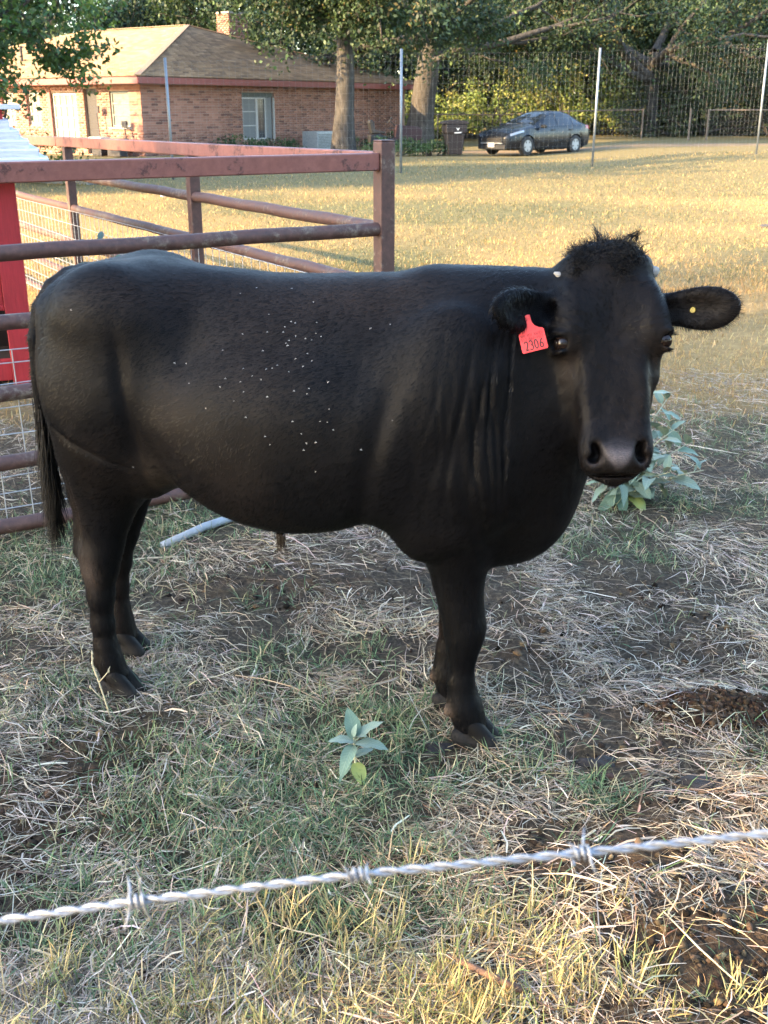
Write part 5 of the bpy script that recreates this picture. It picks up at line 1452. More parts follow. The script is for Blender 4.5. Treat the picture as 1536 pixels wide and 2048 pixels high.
# the far wood that reads as one mass
n = 32000
x = rng.uniform(-75, 75, n); zt = 11 + 3 * fbm(x * .12, x * 0, 3, 401); z = rng.random(n) ** 1.0 * zt; y = 90 + rng.uniform(-6, 6, n) + 4 * fbm(x * .1, z * .2, 2, 402)
dirs = rng.normal(0, 1, (n, 3)); a = dirs / np.linalg.norm(dirs, axis=1, keepdims=True); b = np.cross(a, rng.normal(0, 1, (n, 3))); b /= np.linalg.norm(b, axis=1, keepdims=True)
L = rng.uniform(.35, .8, n)[:, None]; p = np.stack([x, y, z], 1)
V = np.stack([p - a * L * .5, p + b * L * .35, p + a * L * .55, p - b * L * .35], 1).reshape(-1, 3)
o = np_mesh('far_wood', V, np.arange(n * 4).reshape(n, 4), M_FOL, None, {'tint': np.repeat(palette(n, *OAK, .2), 4, 0)}); o['kind'] = 'stuff'
# clipped low shrubs along the house wall and by the drive
def shrub(label, loc, rx, ry, h, n, seed, cols=CEDAR):
    global rng
    keep = rng; rng = np.random.default_rng(seed)
    root = thing('low_shrub', label, 'shrub', loc)
    k = max(12, n // 30)
    a = rng.uniform(0, 6.283, k); q = np.sqrt(rng.random(k)); cx = rx * q * np.cos(a); cy = ry * q * np.sin(a); cz = h * (1 - .55 * q ** 2) * rng.uniform(.45, .95, k)
    V, F, tc_ = leaves_at(np.stack([cx, cy, cz], 1), np.full(k, .24) * rng.uniform(.8, 1.4, k), 30, .085, *cols)
    np_mesh('foliage', V, F, M_FOL, root, {'tint': tc_})
    m = MB()
    for i in range(7): m.tube([(cx[i] * .2, cy[i] * .2, -.05), (cx[i] * .7, cy[i] * .7, cz[i] * .5), (cx[i], cy[i], cz[i])], [.03, .02, .01], 5)
    m.build('stem', M_BARK, root)
    rng = keep; return root
SH_G = [((.030, .060, .026), (.045, .085, .033), (.065, .105, .04)), (4, 3, 2)]
p = HC + rd_ * 3.9 + nR * .9; shrub('low green shrub under the left side of the house window', p, 1.0, .9, .65, 900, 31, SH_G)
p = HC + rd_ * 5.9 + nR * .9; shrub('low green shrub under the right side of the house window', p, 1.0, .9, .55, 900, 32, SH_G)
p = HC + rd_ * 10.2 + nR * 1.0; shrub('low green shrub between the air conditioner and the oak trunk', p, 1.1, .8, .6, 900, 33, SH_G)
p = HC + rd_ * 13.3 + nR * 1.0; shrub('low green shrub at the right end of the brick wall', p, 1.2, .8, .6, 900, 34, SH_G)
p = HC + ld * 3.0 + nL * 2.6; shrub('dark green shrub before the porch, seen through the fence rails', p, 1.6, .7, .9, 1200, 36, SH_G)
shrub('wide low dark shrub left of the trash bin, beside the mower', (.35, 40.6, 0), 1.1, .6, .62, 1500, 35, SH_G)
shrub('wide low dark shrub touching the trash bin', (1.75, 40.8, 0), .95, .6, .55, 1300, 37, SH_G)
# trees standing to the left, out of the picture, whose shade lies over the bull and the corral
SG = 'oaks whose shade falls over the corral'
for i, (x, y, rz, s) in enumerate(((-15.2, -2.6, .3, (.62, .60, 1.30)), (-20.1, -4.1, 2.2, (.62, .62, 1.45)), (-25.5, -7.1, 4.0, (.58, .58, 1.6)))):
    copy_tree(wood if i != 1 else wood2, 'oak_tree', ['shade oak standing left of the corral', 'taller shade oak behind the first one', 'shade oak farthest left of the corral'][i], (x, y, -.1), rz, s, SG)
for i, (x, y, rz, s) in enumerate(((-18.9, 31.2, 1.0, (.74, .74, 1.25)), (-19, 20.6, 2.0, (.80, .80, 1.2)), (-27, 19.5, .8, (.9, .9, 1.3)), (3, -13, 2.0, .9), (-6, -15, 3.0, 1.0), (11, -11, 4.4, .95), (17, -2, 5.0, .9))):  # the last four are unseen, added to block horizon light on the bull
    copy_tree(wood2 if i % 2 else wood, 'oak_tree', ['oak beyond the broad-leaved tree', 'oak left of the broad-leaved tree', 'oak farther left along the field', 'unseen oak added behind the viewer to keep low sky light off the bull', 'unseen oak added behind the viewer on the rump side to block sky light', 'unseen oak added behind the viewer on the head side to block sky light', 'unseen oak added right of the pen to block sky light'][i], (x, y, -.1), rz, s)
# ================================================================ tall wire fence, chain link, car, bin, mower
M_POST = simple('galvanised_post', (.20, .225, .25), .45, .4, .12, 20)
df = thing('wire_fence', 'tall see-through welded wire fence on slim grey posts across the field', 'wire fence', (0, 29, 0))
P0 = Vector((-5.06, 27.0, 0)); DP = Vector((5.5, 2.6, 0)); DFo = Vector((0, 29, 0))
tops = [2.70, 3.0, 3.12, 3.22]
def dpos(i):
    p = P0 + DP * i; return Vector((p.x, p.y, gz_(p.x, p.y)))
def dtop(i):
    i2 = min(max(i, 0), 3); a_ = int(min(math.floor(i2), 2)); return tops[a_] + (tops[a_ + 1] - tops[a_]) * (i2 - a_)
for i in (-2, -1, 0, 1, 2, 3, 4):
    p = dpos(i) - DFo; tp_ = dtop(i) + (.0)
    m = MB(); m.tube([p + Vector((0, 0, -.1)), p + Vector((.015 * (i % 3 - 1), 0, tp_ - p.z * 0))], .033, 8); m.build('post', M_POST, df, smooth=True)
M_FW = simple('fence_wire', (.25, .26, .26), .5, .3, .1, 10)
def tri_wire(m, a, b, r):
    a = Vector(a); b = Vector(b); d = (b - a).normalized(); u = d.orthogonal().normalized(); w = d.cross(u)
    vs = []
    for q in (a, b):
        for k in range(3): vs.append(q + (u * math.cos(k * 2.094) + w * math.sin(k * 2.094)) * r)
    m.add(vs, [(0, 1, 4, 3), (1, 2, 5, 4), (2, 0, 3, 5)])
m = MB(); rw = .0012
for i in (-2, -1, 0, 1, 2, 3):
    n = 40
    for k in range(n):
        a_ = dpos(i + k / n) - DFo; tri_wire(m, a_ + Vector((0, 0, .02)), a_ + Vector((0, 0, dtop(i + k / n) - .12)), rw)
    for k in range(17):
        a_, b_ = dpos(i) - DFo, dpos(i + 1) - DFo; h0 = (dtop(i) - .12) * k / 16 + .02; h1 = (dtop(i + 1) - .12) * k / 16 + .02
        mid = (a_ + b_) / 2 + Vector((0, 0, (h0 + h1) / 2 - .012))
        tri_wire(m, a_ + Vector((0, 0, h0)), mid, rw); tri_wire(m, mid, b_ + Vector((0, 0, h1)), rw)
o = m.build('wire_mesh', M_FW, df); o['kind'] = 'stuff'

cl = thing('chain_link_fence', 'low rusty chain link fence with pipe top rail running behind the car', 'chain link fence', (0, 54, 0))
M_CL = simple('rusty_fence_pipe', (.13, .10, .075), .7, .2, .25, 14)
CLP = [(-.6, 55), (2.6, 55.3), (5.6, 55.0), (8.8, 54.6), (12.2, 54.0)]
CL2 = [(14.55, 51.4), (17.4, 50.5), (20.4, 49.6), (24, 48.5)]
mw = MB(); m = MB(); m.tube([Vector((13.75, -2.6, gz_(13.75, 51.4) - .05)), Vector((13.75, -2.6, gz_(13.75, 51.4) + 1.36))], .045, 7); m.build('post', M_CL, cl)
for chain in (CLP, CL2):
    for i, (x, y) in enumerate(chain):
        zb = gz_(x, y); m = MB(); m.tube([Vector((x, y - 54, zb - .05)), Vector((x, y - 54, zb + 1.34))], .04, 7); m.build('post', M_CL, cl)
        if i:
            x0, y0 = chain[i - 1]; z0 = gz_(x0, y0)
            m = MB(); m.tube([(x0, y0 - 54, z0 + 1.3), (x, y - 54, zb + 1.3)], .03, 7); m.build('top_rail', M_CL, cl)
            a_ = Vector((x0, y0 - 54, z0)); b_ = Vector((x, y - 54, zb)); n = int((b_ - a_).length / .16)
            for k in range(-7, n):
                f0, f1 = k / n, (k + 7.8) / n
                def P_(f, up_): 
                    return a_.lerp(b_, f) + Vector((0, 0, up_))
                for rev in (0, 1):
                    c0, c1 = max(f0, 0), min(f1, 1)
                    u0, u1 = (c0 - f0) / (f1 - f0), (c1 - f0) / (f1 - f0)
                    if rev: u0, u1 = 1 - u0, 1 - u1
                    if c1 > c0: tri_wire(mw, P_(c0, .04 + 1.25 * u0), P_(c1, .04 + 1.25 * u1), .0015)
o = mw.build('wire_mesh', simple('chain_link_wire', (.15, .135, .115), .6, .3, .1), cl); o['kind'] = 'stuff'

# ---- dark sedan
t = NT('dark_blue_grey_paint'); t.set(Base_Color=(.006, .008, .012), Roughness=.25); t.p.inputs['Coat Weight'].default_value = .08
t.p.inputs['Specular IOR Level'].default_value = .3
dn = t.noise(t.coord('Object'), 3, 4); t.l(t.ramp(dn, [(.3, .18), (.7, .34)]), t.p.inputs['Roughness']); M_CAR = t.m
M_CGL = NT('car_glass').set(Base_Color=(.012, .015, .017), Roughness=.04).m
M_TYRE = simple('tyre_rubber', (.022, .021, .020), .85)
M_RIM = simple('silver_wheel_cover', (.30, .31, .32), .4, .3, .06)
M_BLK = simple('black_plastic', (.012, .012, .013), .5)
M_LAMP = NT('headlamp_lens').set(Base_Color=(.30, .31, .33), Roughness=.12, Metallic=.35).m
M_TAIL = NT('tail_lamp').set(Base_Color=(.30, .012, .018), Roughness=.15).m
car_l = Vector((5.55, 42.0, gz_(5.55, 42.0)))
car = thing('parked_car', 'dark blue-grey sedan parked nose-left in the shade under the oaks', 'car', car_l, math.atan2(-.66, -.75))
# +x is the nose, +y the car's left side (towards the viewer); stations: x, half width at sill/belt, sill z, belt z, roof z, roof half width
CS = [(2.27, .60, .30, .62, .62, .56), (2.24, .72, .22, .70, .705, .66), (2.10, .82, .19, .76, .79, .72), (1.75, .885, .18, .84, .88, .76), (1.20, .905, .17, .91, .97, .76), (.95, .91, .17, .93, 1.02, .73), (.55, .91, .17, .945, 1.22, .66), (.10, .91, .17, .955, 1.40, .60),
      (-.30, .91, .17, .965, 1.465, .575), (-.80, .91, .17, .975, 1.46, .57), (-1.20, .905, .18, .985, 1.39, .57), (-1.60, .90, .19, 1.0, 1.21, .60), (-1.90, .88, .21, 1.01, 1.075, .64), (-2.12, .84, .27, .98, 1.02, .66), (-2.24, .76, .34, .90, .93, .64), (-2.28, .62, .42, .80, .82, .56)]
csx = np.array([c[0] for c in CS])[::-1]; csd = np.array([c[1:] for c in CS])[::-1]
def cst(x):
    return [np.interp(x, csx, csd[:, k]) for k in range(5)]
def csec(x):
    """half section from the sill up to the roof centre line"""
    w, sz, bz, rz, rw_ = cst(x)
    mid = sz + (bz - sz) * .5
    pts = [(w * .80, sz), (w * .955, sz + .05), (w * .985, sz + (mid - sz) * .5), (w * 1.0, mid), (w * .99, mid + (bz - mid) * .55), (w * .955, bz)]
    for f in (.12, .5, .88):
        pts.append((w * .955 + (rw_ - w * .955) * f ** 1.0 - .0, bz + (rz - bz) * (f ** .92)))
    cr_ = .055 if rz > 1.1 else .045
    pts += [(rw_ * .86, rz + cr_ * .25), (rw_ * .5, rz + cr_ * .8), (0, rz + cr_)]
    return pts
WH = [(1.36, .335), (-1.29, .335)]
xs = np.unique(np.concatenate([np.linspace(-2.28, 2.27, 70)]))
def side_pt(x, j, sgn):
    y, z = csec(x)[j]
    return [x, sgn * y, z]
bv, bf = [], []
J = 12
for sgn in (1, -1):
    b0 = len(bv)
    for x in xs:
        for j, (y, z) in enumerate(csec(x)):
            for wx, wr in WH:      # wheel arches: lift the low points over the wheel
                dx_ = abs(x - wx)
                if dx_ < wr + .065 and j <= 4:
                    arch = .31 + math.sqrt(max((wr + .065) ** 2 - dx_ ** 2, 0)); z = max(z, min(arch, csec(x)[5][1] - .02 * (5 - j)))
            bv.append((x, sgn * y, z))
    for i in range(len(xs) - 1):
        for j in range(J - 1):
            q = (b0 + i * J + j, b0 + (i + 1) * J + j, b0 + (i + 1) * J + j + 1, b0 + i * J + j + 1)
            bf.append(q if sgn > 0 else q[::-1])
m = MB(); m.add(bv, bf)
for end, xi in ((0, 0), (1, len(xs) - 1)):   # close nose and tail
    ring = [xi * J + j for j in range(J)] + [len(xs) * J + xi * J + j for j in range(J - 2, -1, -1)]
    m.f.append(tuple(ring if end else ring[::-1]))
m.box((0, 0, .28), (4.1, 1.2, .18))
body_c = m.build('body', M_CAR, car); smooth_angle(body_c, 38)
def glass(name, cells, off=.006, mat=M_CGL):
    """a patch of the car's own skin between section points, set just proud"""
    m = MB()
    for (x0, x1, n, fa, fb, sgn) in cells:
        rows = []
        for i in range(n + 1):
            x = x0 + (x1 - x0) * i / n; f0 = fa(x); f1 = fb(x); sec = csec(x); r_ = []
            for k in range(4):
                f = f0 + (f1 - f0) * k / 3; jj = min(int(f), J - 2); ff = f - jj
                y = sec[jj][0] + (sec[jj + 1][0] - sec[jj][0]) * ff; z = sec[jj][1] + (sec[jj + 1][1] - sec[jj][1]) * ff
                r_.append((x, sgn * (y + off), z + off * .7))
            rows.append(r_)
        b0 = len(m.v); m.v += [p for r_ in rows for p in r_]
        for i in range(n):
            for k in range(3):
                q = (b0 + i * 4 + k, b0 + (i + 1) * 4 + k, b0 + (i + 1) * 4 + k + 1, b0 + i * 4 + k + 1); m.f.append(q if sgn > 0 else q[::-1])
    return m.build(name, mat, car, smooth=True)
for sgn in (1, -1):
    glass('side_window', [(.72, -.22, 8, lambda x: 5.25, lambda x: 5.3 + 2.6 * float(np.clip((.80 - x) / .55, .05, 1)), sgn)])
    glass('side_window', [(-.28, -1.10, 8, lambda x: 5.25, lambda x: 7.9, sgn)])
    glass('quarter_window', [(-1.15, -1.62, 6, lambda x: 5.3, lambda x: 5.35 + 2.5 * float(np.clip((1.66 + x) / .45, .03, 1)), sgn)])
glass('windscreen', [(1.0, .05, 10, lambda x: 8.15, lambda x: 11, s_) for s_ in (1, -1)])
glass('rear_window', [(-1.15, -1.86, 8, lambda x: 8.2, lambda x: 11, s_) for s_ in (1, -1)])
for sgn in (1, -1):
    glass('headlight', [(2.16, 1.55, 6, lambda x: 4.35 + .35 * (2.16 - x), lambda x: 5.35 - .2 * (2.16 - x), sgn)], .010, M_LAMP)
    glass('tail_light', [(-2.22, -1.86, 5, lambda x: 4.3, lambda x: 5.3, sgn)], .010, M_TAIL)
    m = MB(); m.add([(.70 + q[0], sgn * (.93 + q[1]), .98 + q[2]) for q in ((-.07, 0, -.06), (.09, .02, -.05), (.09, .02, .07), (-.07, 0, .09), (-.07, .20, -.05), (.03, .19, -.05), (.03, .19, .07), (-.07, .20, .08))], [(0, 1, 2, 3), (4, 7, 6, 5), (0, 4, 5, 1), (3, 2, 6, 7), (0, 3, 7, 4), (1, 5, 6, 2)]); m.build('wing_mirror', M_CAR, car, bevel=.02)
    m = MB()
    for x in (.02, -.98): m.box((x, sgn * .915, .86), (.20, .035, .035))
    m.build('door_handle', M_CAR, car, bevel=.008)['kind'] = 'stuff'
    m = MB(); m.tube([(.85, sgn * .912, .44), (0, sgn * .918, .47), (-.9, sgn * .915, .52)], .012, 6); m.build('side_crease', M_CAR, car, smooth=True)
m = MB(); m.box((2.245, 0, .52), (.10, .98, .17)); 
for k in range(4): m.box((2.30, 0, .455 + k * .043), (.03, .94, .012))
m.build('grille', M_BLK, car, bevel=.02)
m = MB(); m.box((2.25, 0, .29), (.10, 1.30, .15)); m.build('lower_grille', M_BLK, car, bevel=.02)
m = MB(); m.box((2.285, 0, .425), (.05, 1.05, .035)); m.build('bumper_strip', M_RIM, car, bevel=.01)
m = MB(); m.box((2.315, 0, .37), (.02, .32, .16)); m.build('number_plate', simple('plate_white', (.34, .35, .36), .5, 0, .1), car)
m = MB(); m.tube([(.96, -.5, 1.06), (.88, .2, 1.09)], .012, 5); m.tube([(.96, -.05, 1.07), (.90, .55, 1.05)], .012, 5); m.build('wiper', M_BLK, car)['kind'] = 'stuff'
for wx, wr in WH:
    for sgn in (1, -1):
        wroot = MB(); prof = [(-.10, .20), (-.105, .31), (-.07, wr), (.07, wr), (.105, .31), (.10, .20)]; n = 28
        vs = [(wx + rr * math.cos(2 * math.pi * k / n), sgn * .80 + yy, wr + rr * math.sin(2 * math.pi * k / n)) for yy, rr in prof for k in range(n)]
        fs = [(i * n + k, i * n + (k + 1) % n, (i + 1) * n + (k + 1) % n, (i + 1) * n + k) for i in range(len(prof) - 1) for k in range(n)]
        wroot.add(vs, fs); wheel = wroot.build('wheel', M_TYRE, car, smooth=True)
        m = MB(); yo = sgn * .895
        m.add([(wx + .225 * math.cos(2 * math.pi * k / 28), yo - sgn * .03, wr + .225 * math.sin(2 * math.pi * k / 28)) for k in range(28)], [tuple(range(28))]); m.build('rim_back', M_BLK, wheel)
        m = MB(); n = 28     # wheel cover with five openings
        for k in range(n): 
            a0, a1 = 2 * math.pi * k / n, 2 * math.pi * (k + 1) / n
            m.add([(wx + r_ * math.cos(a), yo, wr + r_ * math.sin(a)) for r_, a in ((.175, a0), (.175, a1), (.225, a1), (.225, a0))], [(0, 1, 2, 3)])
            m.add([(wx + r_ * math.cos(a), yo + sgn * .006, wr + r_ * math.sin(a)) for r_, a in ((.0, a0), (.095, a1), (.095, a0))], [(0, 1, 2)])
        for k in range(5):
            a = 2 * math.pi * k / 5 + .3
            for da in (-.20, .20):
                pass
            c_, s_ = math.cos(a), math.sin(a)
            m.add([(wx + c_ * r_ - s_ * w_, yo + sgn * .003, wr + s_ * r_ + c_ * w_) for r_, w_ in ((.08, -.055), (.185, -.075), (.185, .075), (.08, .055))], [(0, 1, 2, 3)])
        m.build('wheel_cover', M_RIM, wheel)

# ---- wheeled trash bin
M_BIN = simple('brown_bin_plastic', (.012, .008, .009), .6, 0, .15, 8)
bn = thing('trash_bin', 'dark brown wheeled trash bin with a white mark, left of the car', 'trash bin', (2.50, 40.6, 0), R(8))
m = MB()
prof = [(0.04, .25, .29), (.70, .32, .36), (.80, .375, .40), (1.06, .385, .41)]
vs = []
for z, hx, hy in prof: vs += [(-hx, -hy, z), (hx, -hy, z), (hx, hy, z), (-hx, hy, z)]
fs = [(3, 2, 1, 0)] + [(i * 4 + k, i * 4 + (k + 1) % 4, (i + 1) * 4 + (k + 1) % 4, (i + 1) * 4 + k) for i in range(3) for k in range(4)] + [(12, 13, 14, 15)]
m.add(vs, fs); m.build('body', M_BIN, bn, bevel=.03)
m = MB(); m.prism([(-.46, 0), (-.44, .05), (-.2, .10), (.1, .12), (.40, .07), (.44, .02), (.44, -.02), (-.46, -.02)], -.43, .43, Matrix.Translation((0, 0, 1.09)) @ Matrix.Rotation(R(90), 4, 'X')); m.build('lid', M_BIN, bn, bevel=.01)
for sx in (-1, 1):
    m = MB(); m.tube([(sx * .30, .37, .13), (sx * .24, .37, .13)], .13, 16); m.build('wheel', M_BLK, bn)
m = MB(); m.tube([(-.28, .43, 1.0), (.28, .43, 1.0)], .022, 8); m.build('handle', M_BLK, bn)
M_MARK = simple('white_print', (.62, .62, .60), .6, 0, .05)
m = MB()
m.add([(.05 + x, -.4055, .90 + z) for x, z in ((-.06, .045), (-.03, .045), (0.0, .0), (.035, .045), (.065, .045), (.01, -.045), (-.005, -.045))], [(0, 1, 2, 5, 6), (2, 3, 4, 5)])
m.add([(.06 + x, -.4055, .76 + z) for x, z in ((-.13, 0), (.12, .01), (.12, .05), (-.13, .035))], [(0, 1, 2, 3)]); o = m.build('printed_mark', M_MARK, bn); o['kind'] = 'stuff'
m = MB()

# ---- ride-on mower in the shade of the leaning oak
mo_ = thing('riding_mower', 'dark ride-on lawn mower parked beside the leaning oak trunk', 'mower', (.35, 44.5, 0), R(8))
M_MRED = simple('dull_red_bonnet', (.030, .009, .010), .5)
m = MB(); m.prism([(-.2, .45), (.05, .50), (.15, .98), (.95, .92), (1.12, .80), (1.12, .42), (-.2, .40)], -.28, .28, Matrix.Rotation(R(90), 4, 'X')); m.build('bonnet', M_MRED, mo_, bevel=.04)
m = MB(); m.prism([(-.95, .30), (-.95, .62), (-.55, .66), (-.1, .45), (.2, .42), (.2, .28)], -.42, .42, Matrix.Rotation(R(90), 4, 'X')); m.build('body', M_BLK, mo_, bevel=.03)
m = MB(); m.prism([(-.88, .66), (-.36, .66), (-.32, .74), (-.72, .80), (-.80, 1.14), (-.93, 1.18), (-1.0, 1.1)], -.25, .25, Matrix.Rotation(R(90), 4, 'X')); m.build('seat', M_BLK, mo_, bevel=.04)
m = MB(); m.tube([(.10, 0, .9), (-.12, 0, 1.14)], .02, 6); m.tube([Vector((-.14, 0, 1.15)) + Vector((.10 * math.sin(a), .19 * math.cos(a), .12 * math.sin(a))) for a in np.linspace(0, 6.283, 17)], .016, 6); m.build('steering_wheel', M_BLK, mo_)
for (x, y, r_) in ((-.62, .42, .26), (-.62, -.42, .26), (.78, .40, .19), (.78, -.40, .19)):
    m = MB(); m.tube([(x, y - .10, r_), (x, y + .10, r_)], r_, 18); m.build('wheel', M_TYRE, mo_)
# ---- white stub pipe in the field, low sign plate far right
wp = thing('vent_stub', 'short white capped pipe standing in the grass beyond the corral rails', 'pipe', (-4.28, 21.6, gz_(-4.28, 21.6)))
m = MB(); m.tube([(0, 0, -.1), (0, 0, .13)], .045, 12); m.build('pipe', M_WFRAME, wp, smooth=False); m = MB(); m.tube([(0, 0, .13), (0, 0, .18)], .058, 12); m.build('cap', M_WFRAME, wp)
tr_ = thing('water_trough', 'long grey metal trough lying beyond the far corral posts', 'trough', (-7.6, 26.0, gz_(-7.6, 26)), R(-35))
m = MB(); m.add([(x, y * w, z) for x in (-1.3, 1.3) for y, w, z in ((-1, .18, .0), (1, .18, 0), (1, .30, .42), (-1, .30, .42), (-1, .26, .42), (1, .26, .42), (1, .15, .04), (-1, .15, .04))], [(0, 8, 9, 1), (1, 9, 10, 2), (3, 11, 8, 0), (2, 10, 13, 5), (5, 13, 14, 6), (6, 14, 15, 7), (7, 15, 12, 4), (4, 12, 11, 3), (0, 1, 2, 5, 6, 7, 4, 3), (8, 11, 12, 15, 14, 13, 10, 9)]); m.build('tank', M_POST, tr_)
m = MB()
for x in (-1.0, 1.0): m.box((x, 0, -.06), (.10, .5, .12))
m.build('foot', M_POST, tr_)['kind'] = 'stuff'
fs_ = MB(); fs_.prism([(-.38, -.10), (-.1, -.2), (.3, -.16), (.42, .02), (.2, .17), (-.25, .14)], -.04, .035)
fs_ = fs_.build('flat_stone', simple('grey_stone', (.055, .048, .042), .95, 0, .3, 12, .4), None, bevel=.015); fs_.location = (5.72, 15.9, gz_(5.72, 15.9)); prop(fs_, 'flat grey stone lying in the dry field at the edge of view', 'stone')
# ================================================================ ear tag, horn scurs, flies
t = NT('red_tag_plastic'); nt = t.noise(t.coord('Object'), 60, 4); t.set(Base_Color=t.ramp(nt, [(.3, (.62, .030, .040)), (.7, (.74, .055, .06))]), Roughness=.4); M_TAG = t.m
M_INK = simple('black_ink', (.035, .006, .010), .6, 0, .1); M_INK2 = simple('dark_red_print', (.20, .008, .016), .5, 0, .1)
ec, ax, up, out, Le = EAR_L
# tag frame: x to the viewer's right, y up, z towards the viewer, tilted like the hanging tag
tz = np.array((.05, 1.0, .18)); tz /= np.linalg.norm(tz)
ty0 = np.array((0, 0, 1.0)); ty0 -= tz * (ty0 @ tz); ty0 /= np.linalg.norm(ty0); tx0 = np.cross(ty0, tz)
if tx0[0] < 0: tx0 = -tx0
ca_, sa_ = math.cos(R(17)), math.sin(R(17))
tx = tx0 * ca_ + ty0 * sa_; ty = -tx0 * sa_ + ty0 * ca_
TO = ec - up * .016 + ax * .002 + out * .012
def tp_(x, y, z=0.0): return bw(TO + tx * x + ty * y + tz * z)
S_ = .0545     # tag width
outl = [(-.0055, .004), (.0055, .004), (.0062, -.013), (.010, -.021), (.0185, -.0275), (.0262, -.0300), (.0285, -.034), (.0290, -.0735), (.0270, -.0765), (-.0270, -.0765), (-.0290, -.0735), (-.0285, -.034), (-.0262, -.0300), (-.0185, -.0275), (-.010, -.021), (-.0062, -.013)]
m = MB(); n = len(outl)
m.add([tp_(x, y, .0008) for x, y in outl] + [tp_(x, y, -.0008) for x, y in outl], [tuple(range(n)), tuple(range(2 * n - 1, n - 1, -1))] + [(i, n + i, n + (i + 1) % n, (i + 1) % n) for i in range(n)])
tag = m.build('ear_tag', M_TAG, bull); tag['label'] = 'red ear tag numbered 2306'
m = MB(); m.tube([tp_(0, .001, -.006), tp_(0, .001, .004)], [.0045, .0040], 14); m.build('stud', M_TAG, tag, smooth=False)
def stroke(m, pts, w, z=.0016):
    """an inked line on the tag"""
    P = [np.array(p, float) for p in pts]
    L_, R_ = [], []
    for i, p in enumerate(P):
        d = P[min(i + 1, len(P) - 1)] - P[max(i - 1, 0)]; d /= np.linalg.norm(d) + 1e-9; nn = np.array((-d[1], d[0])) * w / 2
        L_.append(p + nn); R_.append(p - nn)
    b = len(m.v); k = len(P)
    m.v += [tp_(q[0], q[1], z) for q in L_] + [tp_(q[0], q[1], z) for q in R_]
    m.f += [(b + i, b + k + i, b + k + i + 1, b + i + 1) for i in range(k - 1)]
def arc(cx, cy, rx, ry, a0, a1, n=12):
    return [(cx + rx * math.cos(R(a0 + (a1 - a0) * i / n)), cy + ry * math.sin(R(a0 + (a1 - a0) * i / n))) for i in range(n + 1)]
DG = {'2': [arc(.5, .72, .42, .26, 160, -35) + [(.30, .0)], [(.28, .01), (1.0, .03)]],
      '3': [arc(.45, .75, .40, .25, 150, -80), arc(.45, .27, .46, .28, 85, -150)],
      '0': [arc(.5, .5, .40, .50, 90, 450, 20)],
      '6': [[(.86, 1.0), (.52, .80), (.24, .50), (.12, .26)], arc(.5, .27, .38, .27, 180, 540, 18)]}
m = MB()
for i, ch_ in enumerate('2306'):
    x0 = -.0215 + i * .0112; w_, h_ = .0088, .0195
    for st_ in DG[ch_]: stroke(m, [(x0 + x * w_, -.0715 + y * h_) for x, y in st_], .0026, .0016 + .00004 * i)
o = m.build('number', M_INK, tag); o['kind'] = 'stuff'
SEG = {'W': [[(0, 1), (.25, 0), (.5, .8), (.75, 0), (1, 1)]], 'H': [[(0, 0), (0, 1)], [(1, 0), (1, 1)], [(0, .5), (1, .5)]], 'O': [arc(.5, .5, .5, .5, 90, 450, 10)], 'R': [[(0, 0), (0, 1), (.9, .95), (.95, .6), (0, .5)], [(.4, .5), (1, 0)]], 'N': [[(0, 0), (0, 1), (1, 0), (1, 1)]],
       'A': [[(0, 0), (.5, 1), (1, 0)], [(.2, .35), (.8, .35)]], 'C': [arc(.55, .5, .5, .5, 50, 310, 10)], 'T': [[(0, 1), (1, 1)], [(.5, 1), (.5, 0)]], 'I': [[(.5, 0), (.5, 1)]], '5': [[(1, 1), (.1, 1), (.05, .55)], arc(.4, .3, .5, .3, 100, -150, 8)], '1': [[(.2, .8), (.55, 1), (.55, 0)]], '2': DG['2'], '6': DG['6'], '8': [arc(.5, .75, .38, .25, 90, 450, 8), arc(.5, .25, .48, .27, 90, 450, 8)], '4': [[(.8, 0), (.8, 1), (0, .3), (1, .3)]], '-': [[(.1, .5), (.9, .5)]], '3': DG['3'], '0': DG['0']}
m = MB()
for txt, y0, h_ in (('WHI ROI RANCH', -.0425, .0062), ('512 864-4421', -.0505, .0062)):
    w_ = .050 / (len(txt) * 1.28)
    for i, ch_ in enumerate(txt):
        for st_ in SEG.get(ch_, []): stroke(m, [(-.025 + i * w_ * 1.28 + x * w_, y0 + y * h_) for x, y in st_], .0010, .0014)
o = m.build('small_print', M_INK2, tag); o['kind'] = 'stuff'
# yellow button in the other ear
ec2, ax2, up2, out2, Le2 = EAR_R
m = MB(); c0 = ec2 + out2 * .004 - up2 * .004 - ax2 * .012; m.tube([bw(c0), bw(c0 + out2 * .009)], [.0075, .006], 12); m.build('ear_button', simple('yellow_button', (.38, .28, .05), .5), bull)
# pale horn stubs at the sides of the poll
M_HORN = simple('horn_stub', (.24, .23, .21), .6, 0, .2, 60)
for (s, x, n_, r, L_) in ((.085, -.098, -.055, .010, .028), (.075, .100, -.060, .017, .022)):
    c0 = hp(s, x, n_); d_ = HX * np.sign(x) * .85 - HS * .35 + HN * .25
    m = MB(); m.tube([bw(c0 - d_ * .012), bw(c0 + d_ * L_ * .5), bw(c0 + d_ * L_)], [r, r * .8, r * .25], 10); m.build('horn_stub', M_HORN, bull, smooth=True)
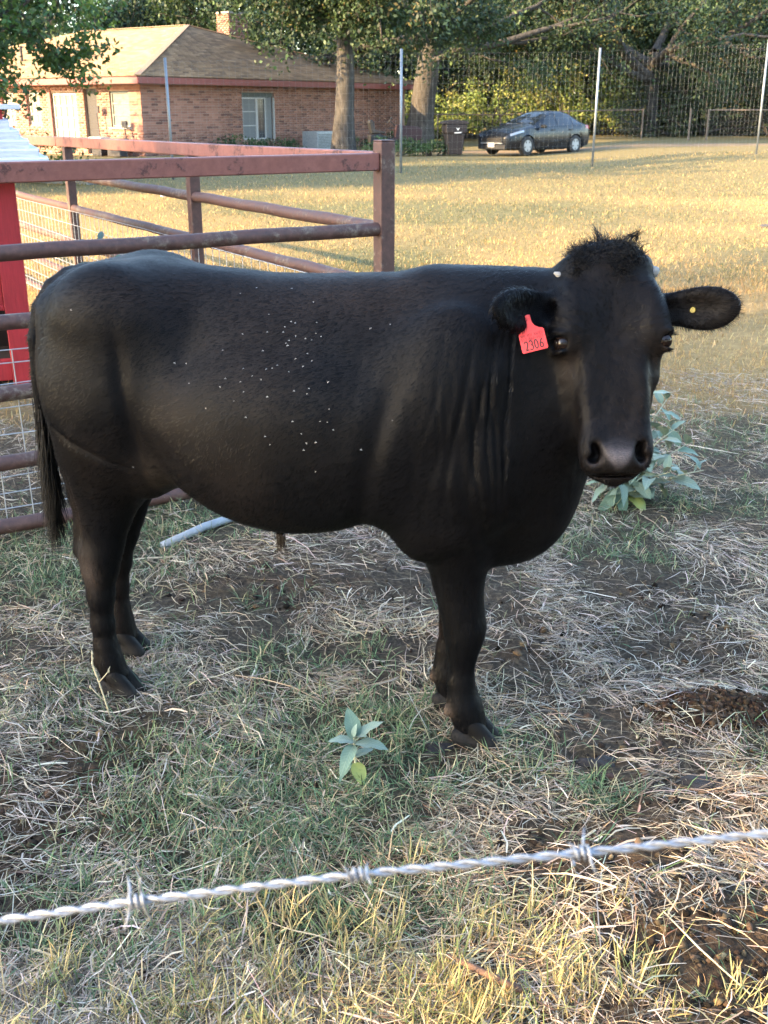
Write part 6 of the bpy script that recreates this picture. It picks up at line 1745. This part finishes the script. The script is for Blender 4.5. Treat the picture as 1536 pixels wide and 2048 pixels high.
# flies resting on the flank: pale wings in a V
M_WING = simple('fly_wing', (.42, .41, .38), .5, 0, .1); M_FLY = simple('fly_body', (.02, .018, .015), .5)
from mathutils.bvhtree import BVHTree
bt = BVHTree.FromPolygons([tuple(p) for p in BV], [tuple(q) for q in BQf])
m = MB(); m.add([(0, -.0008, .0016), (.0012, -.0050, .0022), (.0034, -.0042, .0018), (0, -.0008, .0012)], [(0, 1, 2)])
m.add([(0, -.0008, .0016), (-.0034, -.0042, .0018), (-.0012, -.0050, .0022)], [(0, 1, 2)]); WINGME = m.mesh('wing'); WINGME.materials.append(M_WING)
m = MB(); m.tube([(0, .0022, .0010), (0, 0, .0013), (0, -.0024, .0010)], [.0006, .0011, .0005], 6); FLYME = m.mesh('fly'); FLYME.materials.append(M_FLY)
px = [(.12 + rng.normal(0, .085), 1.00 + rng.normal(0, .09)) for _ in range(44)] + [(.14 + rng.normal(0, .03), 1.10 + rng.normal(0, .03)) for _ in range(10)] + [(.37, 1.13), (.32, 1.12), (.10, 1.20), (-.42, 1.14), (-.13, 1.02), (-.11, .98), (-.16, 1.02), (-.30, .74), (.40, .93), (.25, .92), (.33, .86), (.22, .80)]
for i, (u_, z_) in enumerate(px):
    hit, nrm_, _, _ = bt.ray_cast(Vector((u_, -.8, min(z_, 1.19))), Vector((0, 1, 0)))
    if hit is None: continue
    nrm_ = nrm_ if nrm_.y < 0 else -nrm_
    hd_ = Vector((rng.normal(0, .5), 0, 1)); hd_ = (hd_ - nrm_ * hd_.dot(nrm_)).normalized(); sd_ = hd_.cross(nrm_)
    Mx = Matrix((sd_, hd_, nrm_)).transposed().to_4x4(); Mx.translation = hit + nrm_ * .0004
    W4 = Matrix.Translation(BULL_LOC) @ Matrix.Rotation(BULL_ANG, 4, 'Z') @ Mx @ Matrix.Scale(rng.uniform(.55, .9), 4)
    f = link_mesh('fly', FLYME, None, None); f.matrix_world = W4
    prop(f, 'tiny pale-winged fly resting on the black side of the bull', 'fly', 'flies on the bull')
    w = link_mesh('wings', WINGME, None, f)
